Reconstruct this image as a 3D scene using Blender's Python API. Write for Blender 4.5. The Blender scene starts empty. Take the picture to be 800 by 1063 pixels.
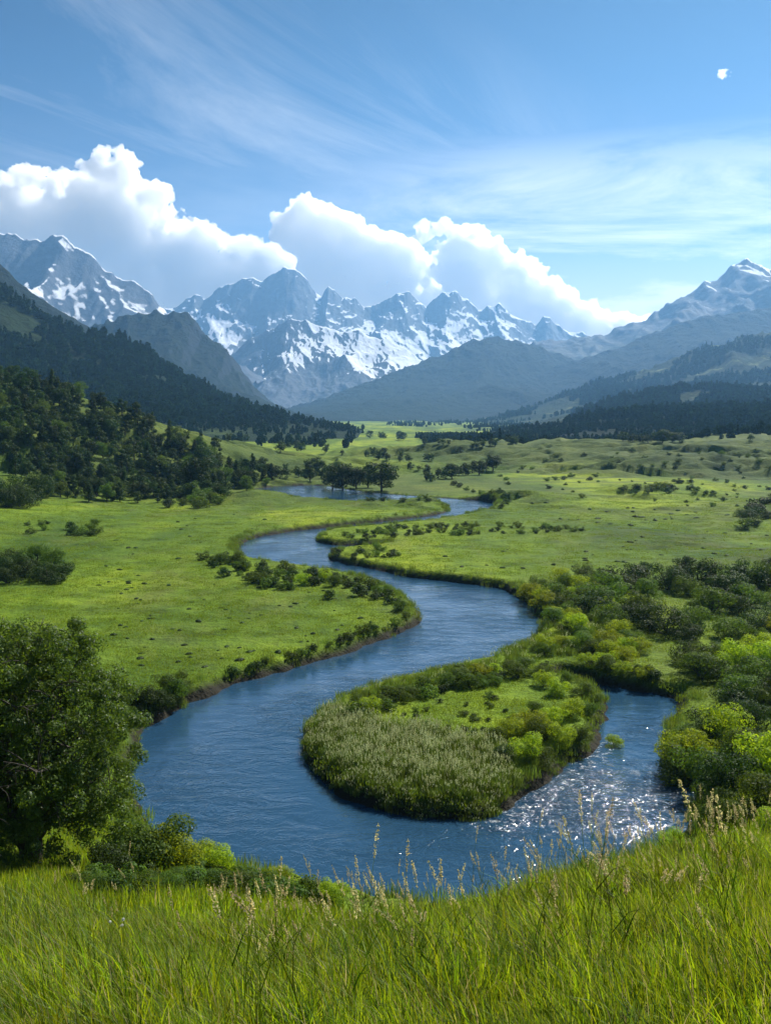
import bpy, math, random
import numpy as np
from mathutils import Vector, Euler
PI = math.pi
random.seed(7)
rng = np.random.default_rng(11)
S = bpy.context.scene
COL = S.collection

# ------------------------------------------------------------------ camera
H = 20.0
F = 1050.0
PITCH = math.atan((531.5 - 430.0) / F)
cam_d = bpy.data.cameras.new('camera')
cam = bpy.data.objects.new('camera', cam_d); COL.objects.link(cam)
cam.location = (0, 0, H)
cam.rotation_euler = (PI / 2 - PITCH, 0, 0)
cam_d.sensor_fit = 'VERTICAL'; cam_d.sensor_height = 36.0
cam_d.lens = F / 1063.0 * 36.0
cam_d.clip_start = 0.1; cam_d.clip_end = 60000
S.camera = cam
CP, SP = math.cos(PITCH), math.sin(PITCH)

def ray(px, py):
    a = (px - 400.0); b = (531.5 - py)
    return a, F * CP + b * SP, -F * SP + b * CP

def on_plane(px, py, z=0.0):
    a, y, c = ray(px, py); t = (z - H) / c
    return a * t, y * t

def at_dist(px, py, d):
    a, y, c = ray(px, py); t = d / y
    return a * t, d, H + c * t

# ------------------------------------------------------------------ noise
def _hash(ix, iy, seed):
    h = (ix.astype(np.int64) * 374761393 + iy.astype(np.int64) * 668265263 + seed * 974634777) & 0xffffffff
    h = ((h ^ (h >> 13)) * 1274126177) & 0xffffffff
    h = (h ^ (h >> 16))
    return (h & 0xffff) / 65535.0 * 2 * PI

def noise2(x, y, seed=0):
    x = np.asarray(x, float); y = np.asarray(y, float)
    x0 = np.floor(x); y0 = np.floor(y); fx = x - x0; fy = y - y0
    u = fx * fx * fx * (fx * (fx * 6 - 15) + 10); v = fy * fy * fy * (fy * (fy * 6 - 15) + 10)
    def g(dx, dy):
        a = _hash(x0 + dx, y0 + dy, seed)
        return np.cos(a) * (fx - dx) + np.sin(a) * (fy - dy)
    n0 = g(0, 0) * (1 - u) + g(1, 0) * u
    n1 = g(0, 1) * (1 - u) + g(1, 1) * u
    return (n0 * (1 - v) + n1 * v) * 1.5

def fbm(x, y, o=5, seed=0, gain=.5):
    s = 0; a = 1; n = 0
    for i in range(o):
        s = s + a * noise2(x * 2 ** i + i * 17.3, y * 2 ** i - i * 9.1, seed + i); n += a; a *= gain
    return s / n

def ridged(x, y, o=5, seed=0, gain=.5):
    s = 0; a = 1; n = 0; w = 1
    for i in range(o):
        v = 1 - np.abs(noise2(x * 2 ** i + i * 13.7, y * 2 ** i + i * 5.3, seed + i)) * 1.3
        v = np.clip(v, 0, 1) ** 2
        s = s + a * v * w; n += a; a *= gain; w = np.clip(v * 1.4, 0, 1)
    return s / n

def sstep(a, b, x):
    t = np.clip((x - a) / (b - a), 0, 1); return t * t * (3 - 2 * t)

# ------------------------------------------------------------------ mesh helpers
def mesh_np(name, verts, faces_flat, sizes, mats, smooth=False, midx=None):
    me = bpy.data.meshes.new(name)
    verts = np.asarray(verts, np.float32)
    me.vertices.add(len(verts)); me.vertices.foreach_set('co', verts.ravel())
    sizes = np.asarray(sizes, np.int32)
    me.loops.add(int(sizes.sum())); me.loops.foreach_set('vertex_index', np.asarray(faces_flat, np.int32).ravel())
    me.polygons.add(len(sizes))
    starts = np.concatenate([[0], np.cumsum(sizes)[:-1]]).astype(np.int32)
    me.polygons.foreach_set('loop_start', starts)
    me.polygons.foreach_set('loop_total', sizes)
    me.update(calc_edges=True)
    me.validate()
    for m in (mats if isinstance(mats, (list, tuple)) else [mats]): me.materials.append(m)
    me.polygons.foreach_set('use_smooth', np.full(len(me.polygons), smooth))
    if midx is not None: me.polygons.foreach_set('material_index', np.asarray(midx, np.int32))
    return me

def grid_mesh(name, X, Y, Z, mat, wrap=False):
    n, m = X.shape
    V = np.stack([X, Y, Z], -1).reshape(-1, 3)
    idx = np.arange(n * m).reshape(n, m)
    if wrap: idx = np.concatenate([idx, idx[:, :1]], 1)
    q = np.stack([idx[:-1, :-1], idx[:-1, 1:], idx[1:, 1:], idx[1:, :-1]], -1).reshape(-1, 4)
    return mesh_np(name, V, q, np.full(len(q), 4), mat, smooth=True)

def link(name, me, parent=None, loc=None, rot=None, scale=None):
    o = bpy.data.objects.new(name, me); COL.objects.link(o)
    if parent is not None: o.parent = parent
    if loc is not None: o.location = loc
    if rot is not None: o.rotation_euler = rot
    if scale is not None: o.scale = scale
    return o

def tag(o, label=None, cat=None, group=None, kind=None):
    if label: o['label'] = label
    if cat: o['category'] = cat
    if group: o['group'] = group
    if kind: o['kind'] = kind
    return o

class Geo:
    """collects polygons for ONE mesh"""
    def __init__(s): s.v = []; s.f = []; s.sz = []; s.mi = []; s.n = 0
    def add(s, v, f, k, mi=0):
        v = np.asarray(v, float); f = np.asarray(f, int)
        s.v.append(v); s.f.append(f.ravel() + s.n); s.sz.append(np.full(len(f), k)); s.mi.append(np.full(len(f), mi)); s.n += len(v)
    def tube(s, pts, rad, n=6, mi=0):
        pts = np.asarray(pts, float); rad = np.asarray(rad, float)
        k = len(pts); ang = np.arange(n) * 2 * PI / n
        t = np.gradient(pts, axis=0); t /= np.linalg.norm(t, axis=1)[:, None] + 1e-9
        a = np.cross(t, [0.31, 0.17, 0.0] if abs(t[0][2]) > .5 else [0, 0, 1.0]); a /= np.linalg.norm(a, axis=1)[:, None] + 1e-9
        b = np.cross(t, a)
        V = pts[:, None] + rad[:, None, None] * (a[:, None] * np.cos(ang)[None, :, None] + b[:, None] * np.sin(ang)[None, :, None])
        i = np.arange(k - 1)[:, None] * n; j = np.arange(n)[None]; j2 = (j + 1) % n
        q = np.stack([i + j, i + j2, i + n + j2, i + n + j], -1).reshape(-1, 4)
        s.add(V.reshape(-1, 3), q, 4, mi)
    def leaves(s, P, N, size, r, mi=0, width=.55, bend=.0):
        """rhombic leaves at P facing roughly N"""
        n = len(P)
        N = N / (np.linalg.norm(N, axis=1)[:, None] + 1e-9)
        R = r.normal(size=(n, 3)); A = np.cross(N, R); A /= np.linalg.norm(A, axis=1)[:, None] + 1e-9
        B = np.cross(N, A)
        L = (size * r.uniform(.6, 1.35, n))[:, None] * .5
        V = np.stack([P - A * L, P + B * L * width + A * L * .15, P + A * L, P - B * L * width + A * L * .15], 1)
        s.add(V.reshape(-1, 3), np.arange(n * 4).reshape(-1, 4), 4, mi)
    def mesh(s, name, mats, smooth=False):
        return mesh_np(name, np.concatenate(s.v), np.concatenate(s.f), np.concatenate(s.sz), mats, smooth, np.concatenate(s.mi))

# ------------------------------------------------------------------ materials
def new_mat(name):
    m = bpy.data.materials.new(name); m.use_nodes = True
    nt = m.node_tree; nt.nodes.clear()
    out = nt.nodes.new('ShaderNodeOutputMaterial')
    return m, nt, out

def N(nt, t, **kw):
    n = nt.nodes.new(t)
    for k, v in kw.items():
        if k == 'inp':
            for a, b in v.items():
                if hasattr(b, 'is_linked') or isinstance(b, bpy.types.NodeSocket): nt.links.new(b, n.inputs[a])
                else: n.inputs[a].default_value = b
        else: setattr(n, k, v)
    return n

def ramp(nt, fac, stops, interp='LINEAR'):
    r = nt.nodes.new('ShaderNodeValToRGB'); r.color_ramp.interpolation = interp
    e = r.color_ramp.elements
    while len(e) < len(stops): e.new(0.5)
    for i, (p, c) in enumerate(stops):
        e[i].position = p; e[i].color = (c[0], c[1], c[2], 1) if hasattr(c, '__len__') else (c, c, c, 1)
    nt.links.new(fac, r.inputs[0]); return r.outputs[0]

def noise_tex(nt, vec, scale, detail=4, rough=.55, dist=0):
    n = N(nt, 'ShaderNodeTexNoise'); n.inputs['Scale'].default_value = scale
    n.inputs['Detail'].default_value = detail; n.inputs['Roughness'].default_value = rough; n.inputs['Distortion'].default_value = dist
    if vec is not None: nt.links.new(vec, n.inputs['Vector'])
    return n.outputs['Fac']

def mixc(nt, f, a, b, mode='MIX'):
    m = nt.nodes.new('ShaderNodeMix'); m.data_type = 'RGBA'; m.blend_type = mode
    for s, v in ((0, f), (6, a), (7, b)):
        if isinstance(v, bpy.types.NodeSocket): nt.links.new(v, m.inputs[s])
        else: m.inputs[s].default_value = v if s == 0 else (v[0], v[1], v[2], 1)
    return m.outputs[2]

def math_n(nt, op, a, b=None, clamp=False):
    m = nt.nodes.new('ShaderNodeMath'); m.operation = op; m.use_clamp = clamp
    for i, v in enumerate((a, b)):
        if v is None: continue
        if isinstance(v, bpy.types.NodeSocket): nt.links.new(v, m.inputs[i])
        else: m.inputs[i].default_value = v
    return m.outputs[0]

def leaf_mat(name, c1, c2, trans=.45, tcol=None, rough=.6, spec=.10, vary=.3):
    m, nt, out = new_mat(name)
    oi = N(nt, 'ShaderNodeObjectInfo'); gi = N(nt, 'ShaderNodeNewGeometry')
    col = mixc(nt, gi.outputs['Random Per Island'], c1, c2)
    hsv = N(nt, 'ShaderNodeHueSaturation')
    hsv.inputs['Hue'].default_value = .5
    v = math_n(nt, 'MULTIPLY_ADD', oi.outputs['Random'], vary * 2); v.node.inputs[2].default_value = 1 - vary
    hu = math_n(nt, 'MULTIPLY_ADD', oi.outputs['Random'], .035); hu.node.inputs[2].default_value = .483
    nt.links.new(v, hsv.inputs['Value']); nt.links.new(hu, hsv.inputs['Hue']); nt.links.new(col, hsv.inputs['Color'])
    p = N(nt, 'ShaderNodeBsdfPrincipled'); p.inputs['Roughness'].default_value = rough
    p.inputs['Specular IOR Level'].default_value = spec
    nt.links.new(hsv.outputs[0], p.inputs['Base Color'])
    t = N(nt, 'ShaderNodeBsdfTranslucent')
    tc = mixc(nt, 1.0, hsv.outputs[0], tcol or (1.9, 1.7, .5), 'MULTIPLY')
    nt.links.new(tc, t.inputs['Color'])
    ms = N(nt, 'ShaderNodeMixShader'); ms.inputs[0].default_value = trans
    nt.links.new(p.outputs[0], ms.inputs[1]); nt.links.new(t.outputs[0], ms.inputs[2]); nt.links.new(ms.outputs[0], out.inputs[0])
    return m

def simple_mat(name, c1, c2, scale=3, rough=.85, bump=.4):
    m, nt, out = new_mat(name)
    tc = N(nt, 'ShaderNodeTexCoord')
    f = noise_tex(nt, tc.outputs['Object'], scale, 6, .65)
    col = ramp(nt, f, [(.3, c1), (.7, c2)])
    p = N(nt, 'ShaderNodeBsdfPrincipled'); p.inputs['Roughness'].default_value = rough
    nt.links.new(col, p.inputs['Base Color'])
    b = N(nt, 'ShaderNodeBump'); b.inputs['Strength'].default_value = bump; b.inputs['Distance'].default_value = .03
    nt.links.new(f, b.inputs['Height']); nt.links.new(b.outputs[0], p.inputs['Normal'])
    nt.links.new(p.outputs[0], out.inputs[0]); return m

M = {}
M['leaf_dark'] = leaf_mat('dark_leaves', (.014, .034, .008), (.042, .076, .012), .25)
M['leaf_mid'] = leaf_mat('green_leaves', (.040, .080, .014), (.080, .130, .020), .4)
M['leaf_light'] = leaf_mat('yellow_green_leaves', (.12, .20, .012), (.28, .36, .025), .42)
M['leaf_willow'] = leaf_mat('willow_leaves', (.028, .060, .012), (.105, .155, .028), .40, rough=.5, spec=.22, vary=.05)
M['leaf_far'] = leaf_mat('far_leaves', (.010, .026, .012), (.024, .046, .015), .15, spec=0)
M['reed'] = leaf_mat('reeds', (.055, .10, .025), (.11, .165, .045), .4, vary=.2)
M['plume'] = leaf_mat('reed_plumes', (.32, .37, .19), (.56, .58, .36), .45, tcol=(1.2, 1.2, .9), vary=.2)
M['grass'] = leaf_mat('grass_blades', (.060, .120, .009), (.22, .275, .016), .5, vary=.4, rough=.5, spec=.2)
M['grass_dry'] = leaf_mat('dry_grass', (.26, .24, .11), (.42, .37, .19), .45, tcol=(1.2, 1.1, .8), vary=.2)
M['grass_short'] = leaf_mat('short_meadow_grass', (.070, .125, .010), (.145, .21, .014), .4, vary=.25)
M['petal'] = leaf_mat('white_petals', (.7, .7, .66), (.8, .8, .76), .3, tcol=(1, 1, 1), vary=.05)
M['bark'] = simple_mat('bark', (.018, .014, .011), (.06, .045, .033), 6)
M['rock'] = simple_mat('rock', (.10, .09, .08), (.30, .28, .24), 9)
M['seed'] = leaf_mat('seed_heads', (.42, .38, .22), (.66, .60, .38), .45, tcol=(1.3, 1.15, .8), vary=.2)

# ------------------------------------------------------------------ river shape
# outline of the water traced on the photograph and laid down on the water plane
river_px = [(262,509),(275,506.5),(300,504.5),(330,504),(350,506.5),(380,511),(430,515),(480,518.5),(506,521),(513,525),(508,530),(490,535),(465,540),
 (430,545),(390,549),(350,552.5),(333,556),(328,561),(335,565),(360,566.5),(392,566.5),(396,568.5),(380,570.5),(360,572.5),(345,576),(342,581),(360,586),
 (390,592),(425,600),(470,604.5),(515,611),(536,620),(552,632),(560,645),(557,658),(545,670),(520,681),(490,692),(450,702),(410,711),(370,722),
 (337,737),(319,755),(313,773),(317,792),(333,812),(360,829),(400,843),(440,851),(475,854),(503,851),(525,841),(545,826),(568,811),(592,796),
 (612,782),(624,766),(629,747),(630,730),(618,719),(600,713),(580,707),(582,701),(605,705),(640,714),(675,721),(698,727),(702,738),(692,750),
 (685,765),(689,782),(701,803),(714,825),(717,842),(708,858),(685,875),(650,892),(600,912),(540,932),(480,945),(430,946),(385,936),(340,923),(280,913),
 (225,906),(190,894),(165,872),(150,848),(143,812),(141,780),(152,760),(185,737),(225,719),(280,701),(340,685),(400,664),(429,651),(436,642),(428,630),(407,616),
 (380,605),(335,596),(290,589),(257,582),(248,573),(252,565),(266,558.5),(300,552.5),(345,547.5),(390,542.5),(430,538),(458,533.5),(467,528.5),(456,523),(420,520.5),(370,520),
 (330,519),(305,515.5),(283,512.5)]
RIV = np.array([on_plane(a, b, -1.0) for a, b in river_px])

def smooth_closed(P, sub=5):
    n = len(P); out = []
    for i in range(n):
        p0, p1, p2, p3 = P[i - 1], P[i], P[(i + 1) % n], P[(i + 2) % n]
        for k in range(sub):
            t = k / sub
            out.append(.5 * ((2 * p1) + (-p0 + p2) * t + (2 * p0 - 5 * p1 + 4 * p2 - p3) * t * t + (-p0 + 3 * p1 - 3 * p2 + p3) * t ** 3))
    return np.array(out)
RIVS = smooth_closed(RIV, 3)

def river_sd(x, y):
    """signed distance, negative in the water"""
    x = np.ravel(x); y = np.ravel(y)
    best = np.full(x.shape, 400.0); inside = np.zeros(x.shape, bool)
    m = (y > 25) & (y < 330) & (np.abs(x) < 90)
    px, py = x[m], y[m]
    if len(px) == 0: return best
    b2 = np.full(px.shape, 1e9); ins = np.zeros(px.shape, bool)
    A = RIVS; B = np.roll(RIVS, -1, 0)
    for (ax, ay), (bx, by) in zip(A, B):
        dx, dy = bx - ax, by - ay; L = dx * dx + dy * dy + 1e-12
        t = np.clip(((px - ax) * dx + (py - ay) * dy) / L, 0, 1)
        d = (px - ax - t * dx) ** 2 + (py - ay - t * dy) ** 2
        np.minimum(b2, d, out=b2)
        c = ((ay > py) != (by > py))
        if c.any():
            xi = (bx - ax) * (py - ay) / (by - ay + 1e-12) + ax
            ins ^= c & (px < xi)
    d = np.sqrt(b2); best[m] = np.where(ins, -d, d)
    return best

# ------------------------------------------------------------------ ground height
U_T = np.array([-.8, -.385, -.25, -.12, 0., .10, .20, .29, .385, .8])
D_T = np.array([0, 3, 6, 10, 14, 18, 24, 31, 40, 50, 62, 80.])
#       d:  0    3     6     10     14    18    24    31    40    50    62   80
Z_T = np.array([
 [17.7, 17.2, 16.4, 14.8, 13.0, 11.2,  8.3,  5.2,  2.2,  .8,   0,   0],     # -.8
 [17.7, 17.1, 16.2, 14.3, 12.6, 10.7,  7.9,  5.0,  1.7,  .2, -.6, -.8],     # -.385
 [17.7, 17.1, 16.2, 14.2, 12.5, 10.6,  7.8,  4.8,  1.2,  -.6, -2, -3],      # -.25
 [17.7, 17.1, 16.1, 14.1, 12.4, 10.5,  7.6,  4.0,  0.2, -1.8, -3, -3],      # -.12
 [17.7, 17.1, 16.1, 14.2, 12.6, 10.8,  7.4,  3.2, -1.2, -3, -3, -3],        # 0
 [17.7, 17.1, 16.15, 14.5, 13.0, 11.2, 7.4,  2.6, -1.5, -3, -3, -3],        # .10
 [17.7, 17.1, 16.25, 14.85, 13.5, 11.9, 8.3, 3.4, -.6, -2.5, -3, -3],       # .20
 [17.7, 17.15, 16.4, 15.1, 13.9, 12.4, 9.2, 5.2, 1.0, -1.6, -3, -3],        # .29
 [17.7, 17.2, 16.6, 15.35, 14.2, 12.9, 10.2, 7.0, 3.6, 1.4, .2, -.4],       # .385
 [17.7, 17.4, 17.0, 16.4, 15.6, 14.7, 12.7, 10.0, 6.5, 3.5, 1.2, 0]])       # .8

_dr = np.interp(D_T, [0, 4, 10, 15, 24, 34, 45], [0, .05, .5, 1, 1.3, .9, 0])[None] * np.interp(U_T, [-.3, -.12, 0, .1, .2, .29, .385, .8], [0, .1, .25, .35, .5, .62, .95, 1.3])[:, None]
Z_T = Z_T - _dr

def fore_z(x, y):
    r = np.hypot(x, y) + 1e-6
    az = np.arctan2(x, y)
    u = np.tan(np.clip(az, -.67, .67))
    d = r * np.cos(np.clip(np.abs(az), 0, .67))
    # smooth bilinear
    ui = np.interp(u, U_T, np.arange(len(U_T))); di = np.interp(d, D_T, np.arange(len(D_T)))
    i0 = np.clip(np.floor(ui).astype(int), 0, len(U_T) - 2); j0 = np.clip(np.floor(di).astype(int), 0, len(D_T) - 2)
    a = ui - i0; b = di - j0; a = a * a * (3 - 2 * a)
    z = (Z_T[i0, j0] * (1 - a) + Z_T[i0 + 1, j0] * a) * (1 - b) + (Z_T[i0, j0 + 1] * (1 - a) + Z_T[i0 + 1, j0 + 1] * a) * b
    back = sstep(1.2, 2.0, np.abs(az))
    z = z * (1 - back) + back * (17.9 + .1 * r * np.clip(1 - r / 400, 0, 1))
    return z

def seg_dist(x, y, P):
    """distance to a polyline and interpolated height"""
    bd = np.full(np.shape(x), 1e9); bz = np.zeros(np.shape(x))
    for (ax, ay, az), (bx, by, bz2) in zip(P[:-1], P[1:]):
        dx, dy = bx - ax, by - ay; L = dx * dx + dy * dy
        t = np.clip(((x - ax) * dx + (y - ay) * dy) / L, 0, 1)
        d = np.hypot(x - ax - t * dx, y - ay - t * dy); m = d < bd
        bd = np.where(m, d, bd); bz = np.where(m, az + (bz2 - az) * t, bz)
    return bd, bz

HILL_A = [at_dist(290, 503, 300), at_dist(235, 478, 325), at_dist(170, 447, 345), at_dist(90, 412, 350), at_dist(0, 388, 350), at_dist(-120, 352, 352), at_dist(-400, 330, 340)]
HILL_R = [at_dist(470, 493, 350), at_dist(505, 483, 380), at_dist(560, 470, 400), at_dist(600, 463, 420), at_dist(640, 459.5, 430), at_dist(710, 460, 440), at_dist(800, 456, 450), at_dist(1000, 440, 460)]

def steps(x, y, lam, h, seed):
    """cattle terraces: level treads and steeper risers, broken up by noise"""
    p = y / lam + fbm(x / 55, y / 40, 4, seed) * 3.2 + x / 260
    f = p - np.floor(p)
    a = sstep(-.10, .28, fbm(x / 30 + 7, y / 18, 3, seed + 7))
    return h * a * (sstep(.70, 1.0, f) - f)

def ground_z(x, y, sd=None):
    shp = np.shape(x); x = np.ravel(np.asarray(x, float)); y = np.ravel(np.asarray(y, float))
    if sd is None: sd = river_sd(x, y)
    sd = np.ravel(sd)
    r = np.hypot(x, y)
    # valley floor undulation
    away = sstep(2, 25, sd)
    z = (fbm(x / 34, y / 34, 4, 3) * .75 + fbm(x / 9, y / 9, 3, 8) * .16) * (.25 + .75 * away)
    z += sstep(420, 1100, r) * fbm(x / 120, y / 120, 3, 21) * 5
    # left wooded hill
    dA, zA = seg_dist(x, y, HILL_A)
    wA = 112 + 26 * fbm(x / 60, y / 60, 3, 31)
    pA = np.clip(1 - dA / wA, 0, 1); pA = pA * pA * (3 - 2 * pA) * .55 + pA * .45
    z += zA * pA * (1 + .16 * fbm(x / 26, y / 26, 4, 5)) 
    # gentle foot of the left hill
    z += 5.5 * sstep(45, 115, -x) * sstep(95, 190, y) * sstep(330, 240, y)
    # right green hill with terracettes
    dR, zR = seg_dist(x, y, HILL_R)
    pR = np.clip(1 - dR / 185, 0, 1); pR = pR * pR * (3 - 2 * pR)
    hum = fbm(x / 42, y / 16, 5, 41)
    z += zR * pR + np.clip(pR * 3, 0, 1) * sstep(0, 6, zR) * (hum * 7.5 * (1 - pR * .7) + ridged(x / 48 + 3, y / 13, 4, 77) * 3.4 * (1 - pR * .65))
    z += sstep(.05, .4, pR) * sstep(1, .75, pR) * (fbm(x / 70, y / 42, 3, 145) * 6.5)
    z += sstep(.08, .35, pR) * (steps(x, y, 22, 3.8, 140) + steps(x, y, 10, 1.9, 150))
    z += sstep(25, 60, x) * sstep(90, 150, y) * sstep(.2, 0, pR) * steps(x, y, 13, 1.1, 160)
    z += sstep(.1, .3, pA) * steps(x - .4 * y, y, 17, 2.0, 170)
    # low swells on the right meadow
    z += sstep(20, 60, x - .02 * y) * sstep(90, 160, y) * np.clip(1 - pR * 2, 0, 1) * sstep(2, 14, sd) * (fbm(x / 40, y / 13, 4, 51) * 1.5)
    z = np.maximum(z, -.75 + .2 * fbm(x / 8, y / 8, 2, 9))
    # banks of the river: lip, face, bed
    lip = fbm(x / 5, y / 5, 3, 61) * .8 + fbm(x / 1.6, y / 1.6, 2, 62) * .35
    s = sd + lip
    bank = sstep(-.5, 1.3, s)
    z = z * bank + (1 - bank) * (-1.35 - 1.3 * sstep(0, -5, s))
    zf = fore_z(x, y) + (fbm(x / 5, y / 5, 4, 71) * .30 + fbm(x / 1.3, y / 1.3, 2, 72) * .05) * sstep(1, 8, r)
    zf = np.minimum(zf, np.where(s > 0, -1.0 + .95 * s, -1.2 + s))
    k = 1.0
    near = r < 110
    zz = z.copy()
    a = zf[near]; b = z[near]
    h = np.clip(.5 + .5 * (a - b) / k, 0, 1)
    zz[near] = b * (1 - h) + a * h + k * h * (1 - h) * np.where(s[near] < 1.5, 0, 1)
    behind = sstep(0, -60, y) * (r >= 110)
    zz = zz * (1 - behind) + behind * (18 + 3 * fbm(x / 60, y / 60, 3, 15))
    return zz.reshape(shp)

_ts = np.exp(np.linspace(math.log(4), math.log(1500), 700))
def hit(px, py, dmin=4):
    """where the sight line through a photo pixel first meets the ground"""
    a, yy, c = ray(px, py)
    t = _ts[_ts > dmin] / yy
    X = a * t; Y = yy * t; Z = H + c * t
    g = ground_z(X, Y)
    k = np.where(Z < g)[0]
    if len(k) == 0: return None
    i = max(k[0], 1)
    f = (Z[i - 1] - g[i - 1]) / ((Z[i - 1] - g[i - 1]) + (g[i] - Z[i]) + 1e-9)
    x = X[i - 1] + (X[i] - X[i - 1]) * f; y = Y[i - 1] + (Y[i] - Y[i - 1]) * f
    return float(x), float(y), float(ground_z(np.array([x]), np.array([y]))[0])

# ------------------------------------------------------------------ ground material
def ground_material():
    m, nt, out = new_mat('meadow')
    tc = N(nt, 'ShaderNodeTexCoord'); P = tc.outputs['Object']
    mp = N(nt, 'ShaderNodeMapping'); nt.links.new(P, mp.inputs[0]); mp.inputs['Scale'].default_value = (1, .45, 1)
    n1 = noise_tex(nt, mp.outputs[0], .022, 6, .6, .4)
    n2 = noise_tex(nt, P, .16, 7, .62)
    n3 = noise_tex(nt, P, 1.3, 6, .7)
    base = ramp(nt, n1, [(.36, (.040, .088, .009)), (.50, (.110, .180, .008)), (.62, (.23, .30, .010))])
    mid = ramp(nt, n2, [(.32, (.38, .45, .45)), (.47, (.92, .95, .92)), (.68, (1.28, 1.18, 1.0))])
    c = mixc(nt, 1, base, mid, 'MULTIPLY')
    dryp = ramp(nt, noise_tex(nt, mp.outputs[0], .065, 8, .7, .6), [(.50, 0), (.66, .55)])
    c = mixc(nt, dryp, c, (.115, .125, .028))
    fine = ramp(nt, n3, [(.30, .45), (.5, 1), (.75, 1.25)])
    c = mixc(nt, .75, c, fine, 'MULTIPLY')
    # olive, dry and rough patches on the right hill
    att = N(nt, 'ShaderNodeAttribute', attribute_name='rough_turf')
    olive = ramp(nt, noise_tex(nt, mp.outputs[0], .09, 7, .68), [(.35, (.028, .052, .014)), (.52, (.058, .085, .018)), (.7, (.105, .125, .03))])
    c = mixc(nt, math_n(nt, 'MULTIPLY', att.outputs['Fac'], .85), c, olive)
    # bare soil on bank faces
    att2 = N(nt, 'ShaderNodeAttribute', attribute_name='bank')
    c = mixc(nt, att2.outputs['Fac'], c, (.022, .020, .013))
    p = N(nt, 'ShaderNodeBsdfPrincipled'); p.inputs['Roughness'].default_value = .9; p.inputs['Specular IOR Level'].default_value = .12
    nt.links.new(c, p.inputs['Base Color'])
    hsum = math_n(nt, 'ADD', math_n(nt, 'MULTIPLY', noise_tex(nt, P, .7, 5, .7), 1.0), math_n(nt, 'MULTIPLY', noise_tex(nt, P, 4, 3, .6), .3))
    b = N(nt, 'ShaderNodeBump'); b.inputs['Strength'].default_value = .9; b.inputs['Distance'].default_value = .55
    nt.links.new(hsum, b.inputs['Height']); nt.links.new(b.outputs[0], p.inputs['Normal'])
    nt.links.new(p.outputs[0], out.inputs[0]); return m

GC = {}
def _look(key, x, y):
    r = np.log(np.hypot(x, y)); lr = GC['lr']
    i = np.interp(r, lr, np.arange(len(lr))); j = (np.arctan2(x, y) + GC['fan']) / (2 * GC['fan']) * (GC['na'] - 1)
    i0 = np.clip(i.astype(int), 0, len(lr) - 2); j0 = np.clip(np.floor(j).astype(int), 0, GC['na'] - 2)
    a = np.clip(i - i0, 0, 1); b = np.clip(j - j0, 0, 1); T = GC[key]
    return (T[i0, j0] * (1 - b) + T[i0, j0 + 1] * b) * (1 - a) + (T[i0 + 1, j0] * (1 - b) + T[i0 + 1, j0 + 1] * b) * a
def build_ground():
    fan = np.radians(33)
    a_in = np.linspace(-fan, fan, 860)
    a_out = np.concatenate([np.linspace(fan, 2 * PI - fan, 120)[1:-1]])
    ang = np.concatenate([a_in, a_out])
    rad = np.concatenate([np.exp(np.linspace(math.log(1.2), math.log(28), 170))[:-1],
                          np.exp(np.linspace(math.log(28), math.log(480), 780))[:-1],
                          np.exp(np.linspace(math.log(480), math.log(7900), 90))])
    R, A = np.meshgrid(rad, ang, indexing='ij')
    X = R * np.sin(A); Y = R * np.cos(A)
    sd = river_sd(X, Y)
    Z = ground_z(X, Y, sd)
    me = grid_mesh('ground', X, Y, Z, ground_material(), wrap=True)
    GC.update(lr=np.log(rad), fan=fan, na=len(a_in), Z=Z[:, :len(a_in)], S=sd.reshape(X.shape)[:, :len(a_in)])
    # cap the centre
    n = len(ang)
    at = me.attributes.new('rough_turf', 'FLOAT', 'POINT')
    dR, zR = seg_dist(X.ravel(), Y.ravel(), HILL_R)
    x, y = X.ravel(), Y.ravel()
    rt = sstep(165, 60, dR) * sstep(-2, 5, zR) + .75 * sstep(-.05, .25, fbm(x / 45, y / 16, 4, 90)) * sstep(10, 60, x) * sstep(90, 150, y)
    dA, zA = seg_dist(x, y, HILL_A)
    rt = rt + .8 * sstep(95, 40, dA)
    rt = rt + .9 * sstep(30, 45, x - .18 * y + 20 * fbm(x / 15, y / 15, 3, 4)) * sstep(125, 100, y) * sstep(45, 60, y)
    at.data.foreach_set('value', np.clip(rt, 0, 1).astype(np.float32))
    sdr = sd.ravel() + fbm(x / 5, y / 5, 3, 61) * .8
    bk = sstep(1.1, .3, sdr) * (Z.ravel() < 3)
    at2 = me.attributes.new('bank', 'FLOAT', 'POINT'); at2.data.foreach_set('value', bk.astype(np.float32))
    o = link('ground', me); tag(o, kind='structure')
    return o
build_ground()
_slow_z, _slow_sd = ground_z, river_sd
def ground_z(x, y, sd=None): return _look('Z', np.asarray(x, float), np.asarray(y, float))
def river_sd(x, y): return _look('S', np.asarray(x, float), np.asarray(y, float))

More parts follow.
